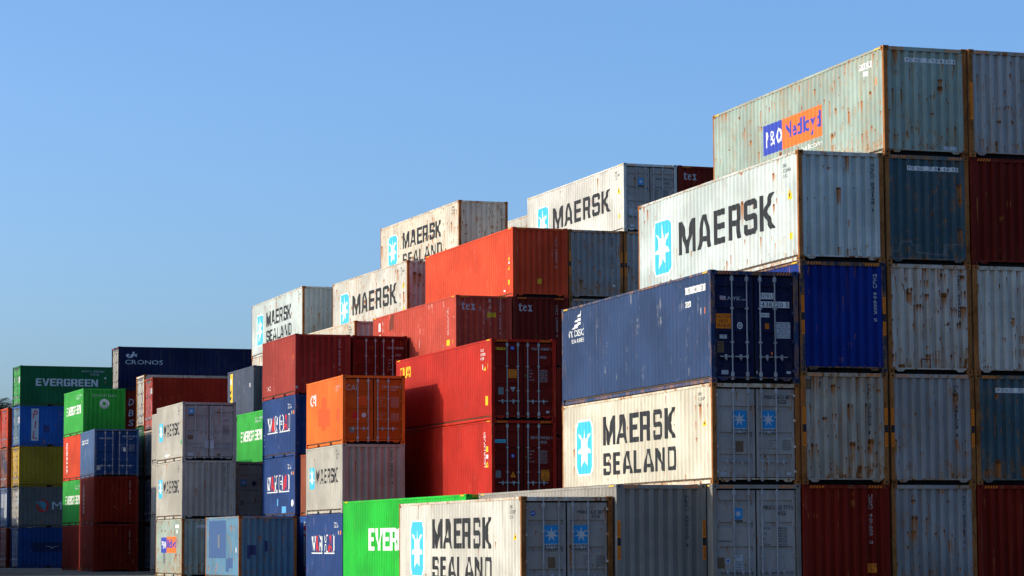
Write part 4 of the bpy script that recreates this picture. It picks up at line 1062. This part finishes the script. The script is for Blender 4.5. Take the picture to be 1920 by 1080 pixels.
b = CAI[2]; b.text('L', 'CAI', (0.68, 1.62, 1.58, 2.08), 'white'); b.side_serial((4.7, 1.98, 5.65, 2.24), ('CAXU65', '22G1'), 'dim')
b.text('N', 'CAI', (0.16, 2.01, 0.57, 2.22), 'dim', gap=0.1); b.text('N', 'CAXU 654616 0', (1.54, 2.11, 2.30, 2.21), 'dim', 'serial_number'); b.text('N', '22G1', (1.86, 2.0, 2.08, 2.08), 'dim', 'serial_number')
b.mark('round_badge', 'N', [('palegrey', [loops_to_edges([ngon(0.84, 1.08, 0.09, 16)])])]); b.patch('N', (0.40, 0.94, 0.64, 1.18), 'red'); b.plate((0.28, 0.42, 0.49, 0.63), 'grey'); b.datalines((1.44, 1.36, 2.2, 1.76), 'dim'); b.datalines((1.44, 0.84, 2.2, 1.16), 'dim')
for r in ((1.9, 0.80, 2.5, 1.5), (2.5, 0.62, 3.3, 1.9), (3.3, 0.75, 3.9, 1.4), (4.9, 0.9, 5.5, 1.35)): b.patch('L', r, 'deeporange', 'repaint_patch', 0.002)
b.patch('N', (0.60, 1.46, 0.98, 1.80), 'deeporange', 'repaint_patch', 0.002)
MS = stack('MS', L20, [
    (STD, 'pale_teal', 'front', 'short pale teal container with navy and orange sign, foot of the small grey stack'),
    (STD, 'small_grey', 'front', 'short grey lettered container in the middle of the small stack with a dark corrugated end'),
    (STD, 'small_grey', 'door', 'short grey lettered container on top of the small stack with barred doors')], doors={2: 'shaded_door_grey'})
b = MS[0]; nedlloyd(b, (1.27, 1.07, 2.47, 1.77), (2.472, 1.07, 4.80, 1.80)); b.patch('L', (1.73, 0.58, 2.28, 1.065), 'grey', 'paint_patch'); b.patch('L', (4.55, 2.17, 5.35, 2.33), 'white', 'number_plate'); b.patch('L', (4.80, 1.94, 5.10, 2.10), 'white', 'number_plate'); band(b, 'PONU 08', (0.66, 2.19, 1.4, 2.31))
words20(MS[1]); MS[1].vert('N', 'MRKU 220415 6', (1.89, 1.2, 1.98, 2.3), 'black')
b = MS[2]; words20(b); b.door_star((0.29, 2.06, 0.53, 2.31)); b.text('N', 'MRKU 262 775 0', (1.5, 2.08, 2.32, 2.17), 'black', 'serial_number'); b.text('N', '22G1', (1.88, 1.74, 2.1, 1.82), 'black', 'serial_number'); b.datalines((1.45, 1.1, 2.1, 1.55)); b.patch('N', (0.25, 0.92, 0.5, 1.12), 'bronze'); b.patch('N', (0.28, 0.2, 0.5, 0.32), 'palegrey'); b.patch('N', (1.58, 0.2, 1.82, 0.29), 'bronze')
for x0, x1 in ((1.04, 1.20), (1.26, 1.44)):
    mb = MB(); mb.box(x0, 0.0, 0.52, x1, 0.05, 0.88, bev=0.01); link('lock_box', mb.mesh('lock_box', 1), [paint('lock_box_paint', (0.42, 0.44, 0.46), 0.1)], b.root)
b.mark('green_tag', 'L', [('seagreen', [poly((5.55, 0.72), (5.66, 0.84), (5.92, 1.15), (5.94, 0.95), (5.72, 0.70))])], 0.006)
b.mark('chalk_mark', 'L', [('white', [poly((2.0, .28), (2.2, .42), (2.35, .32), (2.6, .40), (2.75, .30), (3.0, .36), (3.1, .28), (2.5, .22))])])
PB = stack('PB', L20, [(STD, 'light_blue', 'front', 'short light blue container with darker repaint patches, alone at ground level')])
b = PB[0]
for r in ((0.55, 0.86, 3.75, 2.43), (2.7, 0.55, 2.75, 0.55), (4.1, 0.45, 4.9, 0.88), (3.75, 0.30, 4.3, 0.85)):
    if r[2] - r[0] > 0.1: b.patch('L', r, 'patchblue', 'repaint_patch', 0.002)
for r in ((3.85, 1.5, 3.98, 1.80), (4.05, 1.6, 4.18, 1.83), (4.3, 1.5, 4.42, 1.75), (4.45, 1.1, 4.75, 1.55), (1.05, 0.42, 1.2, 0.62), (2.3, 1.3, 2.6, 1.85)): b.patch('L', r, 'grey', 'paint_patch', 0.005)
b.vert('N', 'TRIU 571504 6', (1.86, 1.01, 1.93, 2.22), 'dim'); b.patch('N', (0.37, 1.0, 0.73, 1.4), 'darkpatch', 'repaint_patch'); b.patch('N', (0.37, 0.85, 0.48, 1.0), 'darkpatch', 'repaint_patch'); b.patch('N', (1.1, 1.14, 1.22, 1.57), 'darkpatch', 'repaint_patch'); b.patch('L', (5.45, 1.1, 5.55, 1.3), 'white')
NV = stack('NV', L20, hide(3, STD, 'dull_navy') + [(STD, 'dull_navy', 'front', 'short dull navy container with a yellow upright strip on its sunny side')])
b = NV[3]; b.patch('L', (0.50, 0.30, 1.06, 2.46), 'yellow', 'printed_strip')
b.mark('emblem', 'L', [('black', [rect_e(0.66, 0.40, 0.92, 1.0), rect_e(0.62, 1.12, 0.84, 1.28), poly((0.64, 1.40), (0.94, 1.55), (0.90, 1.68), (0.64, 1.55))]), ('white', [rect_e(0.64, 1.90, 0.90, 2.20)])], 0.007)
b.patch('L', (5.0, 1.55, 5.25, 1.75), 'dim')
GS = stack('GS', L20, hide(2, STD, 'mid_green') + [(STD, 'mid_green', 'front', 'short green container wedged between the small grey stack and the lettered blue ones')])
evergreen_small(GS[2])
GD = stack('GD', L20, hide(1, STD) + [(STD, 'shaded_door_grey', 'door', 'shaded grey doors with a small star sign below the wedged green container')])
b = GD[1]; b.door_star((0.22, 1.50, 0.48, 1.78)); b.plate((0.2, 0.62, 0.36, 0.84), 'grey'); b.patch('N', (0.25, 0.2, 0.45, 0.3), 'silver')
b.mark('emblem', 'N', [('navyprint', [poly((0.72, 1.6), (0.84, 1.75), (0.96, 1.6), (0.84, 1.45))])])
BR = stack('BR', L20, [
    (STD, 'sky_blue', 'front', 'narrow strip of blue side with white upright panel, low behind a lettered blue container'),
    (STD, 'brown', 'front', 'narrow strip of rust brown side left of the pale grey container under the orange')])
b = BR[0]; b.patch('L', (0.55, 0.30, 0.90, 2.36), 'white', 'printed_strip'); b.mark('lettering', 'L', [('red', [rect_e(0.66, 2.0, 0.80, 2.2), rect_e(0.66, 1.75, 0.8, 1.85), rect_e(0.66, 0.36, 0.86, 0.5)])], 0.007)
BG = stack('BG', L20, [
    (HC, 'small_grey', 'front', HID), (HC, 'small_grey', 'front', 'shaded pale container side low in the dark gap left of the small grey stack'),
    (STD, 'small_grey', 'front', 'sliver of plain pale container side behind the left edge of the small grey stack')])
BG[0].root['group'] = HIDG

# ---- left-hand stacks -----------------------------------------------------
B1 = stack('B1', L20, [
    (STD, 'oxide_red', 'front', 'dark red corrugated end at ground level, two below the blue barred doors'),
    (STD, 'oxide_red', 'front', 'dark red corrugated end directly under the blue barred doors'),
    (STD, 'worn_blue', 'door', 'short worn blue container with barred doors in front of the vermilion one')], doors={2: 'mid_blue'})  # darker blue on the leaves puts their shade into the paint
b = B1[2]; b.text('N', 'CRONOS', (0.28, 2.02, 0.95, 2.12), 'palegrey'); b.text('N', 'CRSU 127 413 3', (1.55, 2.14, 2.32, 2.23), 'palegrey', 'serial_number'); b.text('N', '22G1', (1.88, 2.0, 2.1, 2.08), 'dim', 'serial_number'); b.patch('N', (1.59, 1.36, 1.72, 1.58), 'white'); b.plate((0.15, 0.34, 0.35, 0.60), 'silver'); b.datalines((1.45, 1.36, 2.2, 1.75), 'dim'); b.text('L', 'CRONOS', (0.5, 1.87, 3.4, 2.12), 'white')
for k in (0, 1): pass
B1[1].vert('N', 'SUDU 157764 8', (1.95, 1.08, 2.02, 2.36), 'dim'); B1[0].vert('N', 'SUDU 117241 0', (1.95, 0.94, 2.02, 2.25), 'dim'); l, _ = edges_font('HAMBURG SÜD', 0.09, True); B1[1].mark('lettering', 'L', [('dim', turned(l, (1.45, 0.60, 2.0, 2.16)))])
G1 = stack('G1', L20, [
    (STD, 'oxide_red', 'front', 'dark red-brown container side in shadow at ground level, left foot of the green-topped stack'),
    (STD, 'mid_green', 'front', 'green lettered container half in shadow, second level of the stack under the vermilion one'),
    (STD, 'vermilion', 'front', 'vermilion container side with white upright lettering between two green ones'),
    (STD, 'mid_green', 'front', 'short green container on top with a round white emblem on its shaded end')])
evergreen_small(G1[3]); evergreen_small(G1[1]); l, _ = edges_font('HAMBURG SÜD', 0.09, True); G1[2].mark('lettering', 'L', [('white', turned(l, (0.78, 0.45, 1.42, 2.21)))])
b = G1[3]; b.text('N', 'EITU 057226 0', (0.55, 2.12, 1.90, 2.25), 'palegrey', 'serial_number', gap=0.2)
em = [loops_to_edges([ngon(1.23, 1.72, 0.28, 24), star_pts(1.23, 1.72, 0.15, 0.15, 8, 0.55)])]
b.mark('round_emblem', 'N', [('white', em)])
arc = [poly(*[(1.23 + r * math.sin(t), 1.72 + r * math.cos(t)) for r, t in ((0.20, k), (0.25, k), (0.25, k + .28), (0.20, k + .28))]) for k in [2.0 + i * 0.36 for i in range(7)]]
b.mark('emblem_lettering', 'N', [('seagreen', arc)], 0.007)
rEV = stack('rEV', L20, [
    (STD, 'mid_blue', 'door', 'shaded deep blue container side at ground level with a dark navy panel'),
    (STD, 'shaded_weathered_grey', 'door', 'weathered grey container side with a round red-ringed animal emblem'),
    (STD, 'shaded_yellow', 'door', 'shaded mustard yellow container side with sunlit yellow doors'),
    (STD, 'sky_blue', 'door', 'blue container side with three red letters on a white upright panel'),
    (STD, 'deep_green', 'door', 'dark green container with long white lettering on top of the far left stack')], rot=True, doors={0: 'worn_blue', 1: 'old_white', 2: 'yellow', 3: 'light_blue', 4: 'mid_green'})  # lighter door ends, darker sides: sun and shade put into the paints
b = rEV[4]; b.block('R', 'EVERGREEN', (1.02, 1.30, 5.06, 1.77), 'palegrey', gap=0.08); b.text('R', 'EMTU 2182817', (4.01, 2.22, 5.5, 2.34), 'silver', 'serial_number'); b.text('R', '22G1', (4.55, 2.03, 5.1, 2.14), 'silver', 'serial_number'); b.patch('R', (5.5, 1.5, 5.6, 1.66), 'bronze'); b.mark('pictogram', 'R', [('palegrey', [loops_to_edges([ngon(5.55, 1.86, 0.07, 8)])])])
b = rEV[3]; b.patch('R', (0.75, 0.36, 1.22, 2.42), 'palegrey', 'letter_panel')
for ch, z0 in (('P', 1.78), ('I', 1.13), ('L', 0.48)): b.mark('lettering', 'R', [('red', fit([GLY[ch][0]], (0.84 + (0.1 if ch == 'I' else 0), z0, 1.12 - (0.1 if ch == 'I' else 0), z0 + .52), 0.12))], 0.007)
b.patch('R', (1.54, 0.89, 1.92, 1.36), 'darkpatch', 'repaint_patch')
b = rEV[1]; c0 = ngon(1.55, 1.38, 0.40, 24); b.mark('round_emblem', 'R', [('red', [loops_to_edges([c0, ngon(1.53, 1.42, 0.30, 24)])]), ('teal', [poly((1.05, 1.62), (1.32, 1.70), (1.62, 1.66), (1.80, 1.50), (1.74, 1.22), (1.58, 1.12), (1.50, 1.30), (1.36, 1.46), (1.14, 1.50))]), ('palegrey', [poly((1.60, 1.10), (1.74, 1.20), (1.80, 1.12), (1.66, 1.04))])]); b.text('R', 'MOL', (2.17, 1.13, 4.0, 1.65), 'palegrey')
b = rEV[0]; b.patch('R', (0.92, 1.05, 3.6, 1.65), 'navyprint', 'sign_panel'); b.mark('bird_emblem', 'R', [('dim', [poly((1.7, 1.42), (2.1, 1.38), (2.2, 1.30), (2.35, 1.38), (2.75, 1.42), (2.3, 1.34), (2.2, 1.22), (2.1, 1.34))])], 0.007)
for k in (1, 3, 4): rEV[k].patch('N', (0.3, 1.6, 0.55, 1.9), 'palegrey'); rEV[k].patch('N', (1.55, 1.5, 2.1, 1.9), 'palegrey')
rL0 = stack('rL0', L20, [
    (STD, 'maroon', 'door', 'shadowed dark container at the left frame edge at ground level'),
    (STD, 'worn_blue', 'door', 'blue-white sunlit container doors at the left frame edge, second level'),
    (STD, 'brown', 'door', 'orange-brown container doors with dark patches at the left frame edge, third level'),
    (STD, 'vermilion', 'door', 'orange-red container doors at the left frame edge below the palm')], rot=True)
for r in ((0.3, 1.3, 1.0, 2.3), (1.3, 0.9, 2.1, 1.8)): rL0[2].patch('N', r, 'navyprint', 'paint_patch')
for r in ((0.3, 1.3, 1.1, 2.2), (1.4, 0.5, 2.2, 2.2)): rL0[1].patch('N', r, 'palegrey', 'paint_patch')
rCR = stack('rCR', L40, hide(3, HC, 'maroon') + [
    (HC, 'oxide_red', 'door', 'dark red container side with slanted white letters, far back under the long navy one'),
    (HC, 'dark_navy', 'door', 'long dark navy container side with white sea-horse emblem and lettering, far back')], rot=True, doors={4: 'small_grey'})
b = rCR[4]; b.text('R', 'CRONOS', (0.46, 1.73, 2.97, 2.02), 'palegrey', gap=0.1)
hs = [poly((0.50, 2.34), (0.62, 2.42), (0.74, 2.38), (0.70, 2.28), (0.62, 2.30), (0.66, 2.22), (0.80, 2.24), (0.82, 2.36), (0.94, 2.40), (0.92, 2.50), (1.02, 2.58), (1.10, 2.52), (1.06, 2.44), (1.14, 2.38), (1.30, 2.42), (1.20, 2.32), (1.24, 2.20), (1.16, 2.22), (1.12, 2.30), (1.02, 2.28), (0.94, 2.18), (0.76, 2.14), (0.60, 2.18), (0.54, 2.26))]
b.mark('sea_horse_emblem', 'R', [('palegrey', hs)]); b.hazard()
b = rCR[3]
for ch, z0, zz in (('D', 1.90, 2.34), ('B', 1.20, 1.62), ('S', 0.56, 0.97)): b.mark('lettering', 'R', [('palegrey', fit([GLY[ch][0]], (0.70, z0, 1.0, zz), 0.18))])
rRD = stack('rRD', L40, [
    (STD, 'maroon', 'door', 'lowest container in the dark gap behind the blue barred doors'),
    (STD, 'royal_blue', 'door', 'shadowed blue container in the dark gap, second level below the red one'),
    (STD, 'scuffed_blue_grey', 'door', 'blue-white container doors half in shadow below the red ones'),
    (HC, 'oxide_red', 'door', 'long dark red container side with sunlit red doors at its left end')], rot=True, doors={3: 'faded_red'})  # lighter red on the top doors puts sunlight into the paint
b = rRD[3]; b.hazard(); b.patch('N', (1.5, 2.0, 2.2, 2.3), 'palegrey'); b.patch('N', (1.9, 1.0, 2.2, 1.6), 'rib'); b.patch('N', (0.4, 1.8, 0.7, 2.1), 'red')
rRD[2].patch('N', (0.3, 1.5, 1.0, 2.1), 'palegrey')
rWH = stack('rWH', L40, hide(2, STD) + [
    (HC, 'deep_green', 'door', 'dull green container doors below the cream ones, just left of the red doors'),
    (HC, 'old_white', 'door', 'cream container doors just left of and behind the long dark red container')], rot=True)

# ---- unseen: rows added to block sky light; off to the left, the row whose shadow falls across the foot of the far stacks
OUT2 = 'plain unseen container added outside the view to the right, blocking sky light'
for k in ('RA', 'RB', 'RC', 'RD'):
    stack(k, L40, [(HC, c, 'front', OUT2) for c in ('dark_navy', 'maroon', 'dark_navy', 'deep_green', 'maroon')])  # dark stacks added on the right to cut sky light on shaded ends
for k in ('LA', 'LB', 'LC', 'LD'):
    stack(k, L40, [(HC, c, 'front', OUT) for c in ('maroon', 'dark_navy', 'deep_green', 'oxide_red', 'dark_navy')])  # dark stacks added on the left, also to cut sky light
stack('OB', L40, [(STD, 'brown', 'front', OUT)] * 3)
for k, n in (('OA', 3), ('OC', 2), ('OE', 2), ('OD', 2)):
    stack(k, L40, [(HC, 'brown', 'front', OUT)] * n)

# ------------------------------------------------------------------ palm
def palm(x, y, h):
    root = empty('palm_tree', (x, y, 0), 0.0, 'dark green palm crown rising behind the orange-red doors at the far left', 'palm tree')
    bark = paint('palm_bark', (0.10, 0.075, 0.05), 0, dirt=0.4, rough=0.9, bump=0.6)
    leaf = paint('palm_leaf', (0.022, 0.04, 0.012), 0, dirt=0.2, rough=0.55, fade=0.4, bump=0)
    t = MB(); n = 14
    for i in range(n):
        z0, z1 = h * i / n, h * (i + 1) / n; r0 = 0.24 - 0.07 * i / n
        t.rod((0, 0, z0), (0.02, 0, z1), r0 + (0.02 if i % 2 else 0), 10)
    link('trunk', t.mesh('trunk'), [bark], root)
    rnd = random.Random(3)
    for i in range(60):
        az = rnd.uniform(0, 2 * math.pi); el = rnd.uniform(-0.35, 1.25); ln = rnd.uniform(1.9, 2.7)
        fb = MB(); pts = []
        for k in range(11):
            s = k / 10.0; e = el - 1.15 * s * s
            r = ln * s
            if k == 0: p = Vector((0, 0, h))
            else: p = pts[-1] + Vector((math.cos(az) * math.cos(e), math.sin(az) * math.cos(e), math.sin(e))) * (ln / 10)
            pts.append(p)
        side = Vector((-math.sin(az), math.cos(az), 0))
        for k in range(10):
            a, c = pts[k], pts[k + 1]; w = 0.02 * (1 - k / 11.0)
            fb.quad([a - side * w, a + side * w, c + side * w * .9, c - side * w * .9])
            for q in range(2):
                m = a + (c - a) * (0.25 + 0.5 * q); d = (c - a).normalized(); ll = 0.62 * math.sin(math.pi * min(0.97, 0.12 + 0.86 * (k + q * .5) / 10.0)) + 0.08
                for sg in (-1, 1):
                    tip = m + (side * sg * 0.8 + d * 0.65 + Vector((0, 0, -0.28 + rnd.uniform(-.12, .12)))) * ll
                    fb.quad([m - d * 0.03, m + d * 0.03, tip])
        link('frond', fb.mesh('frond'), [leaf], root)
palm(20.15, 183.5, 9.9)
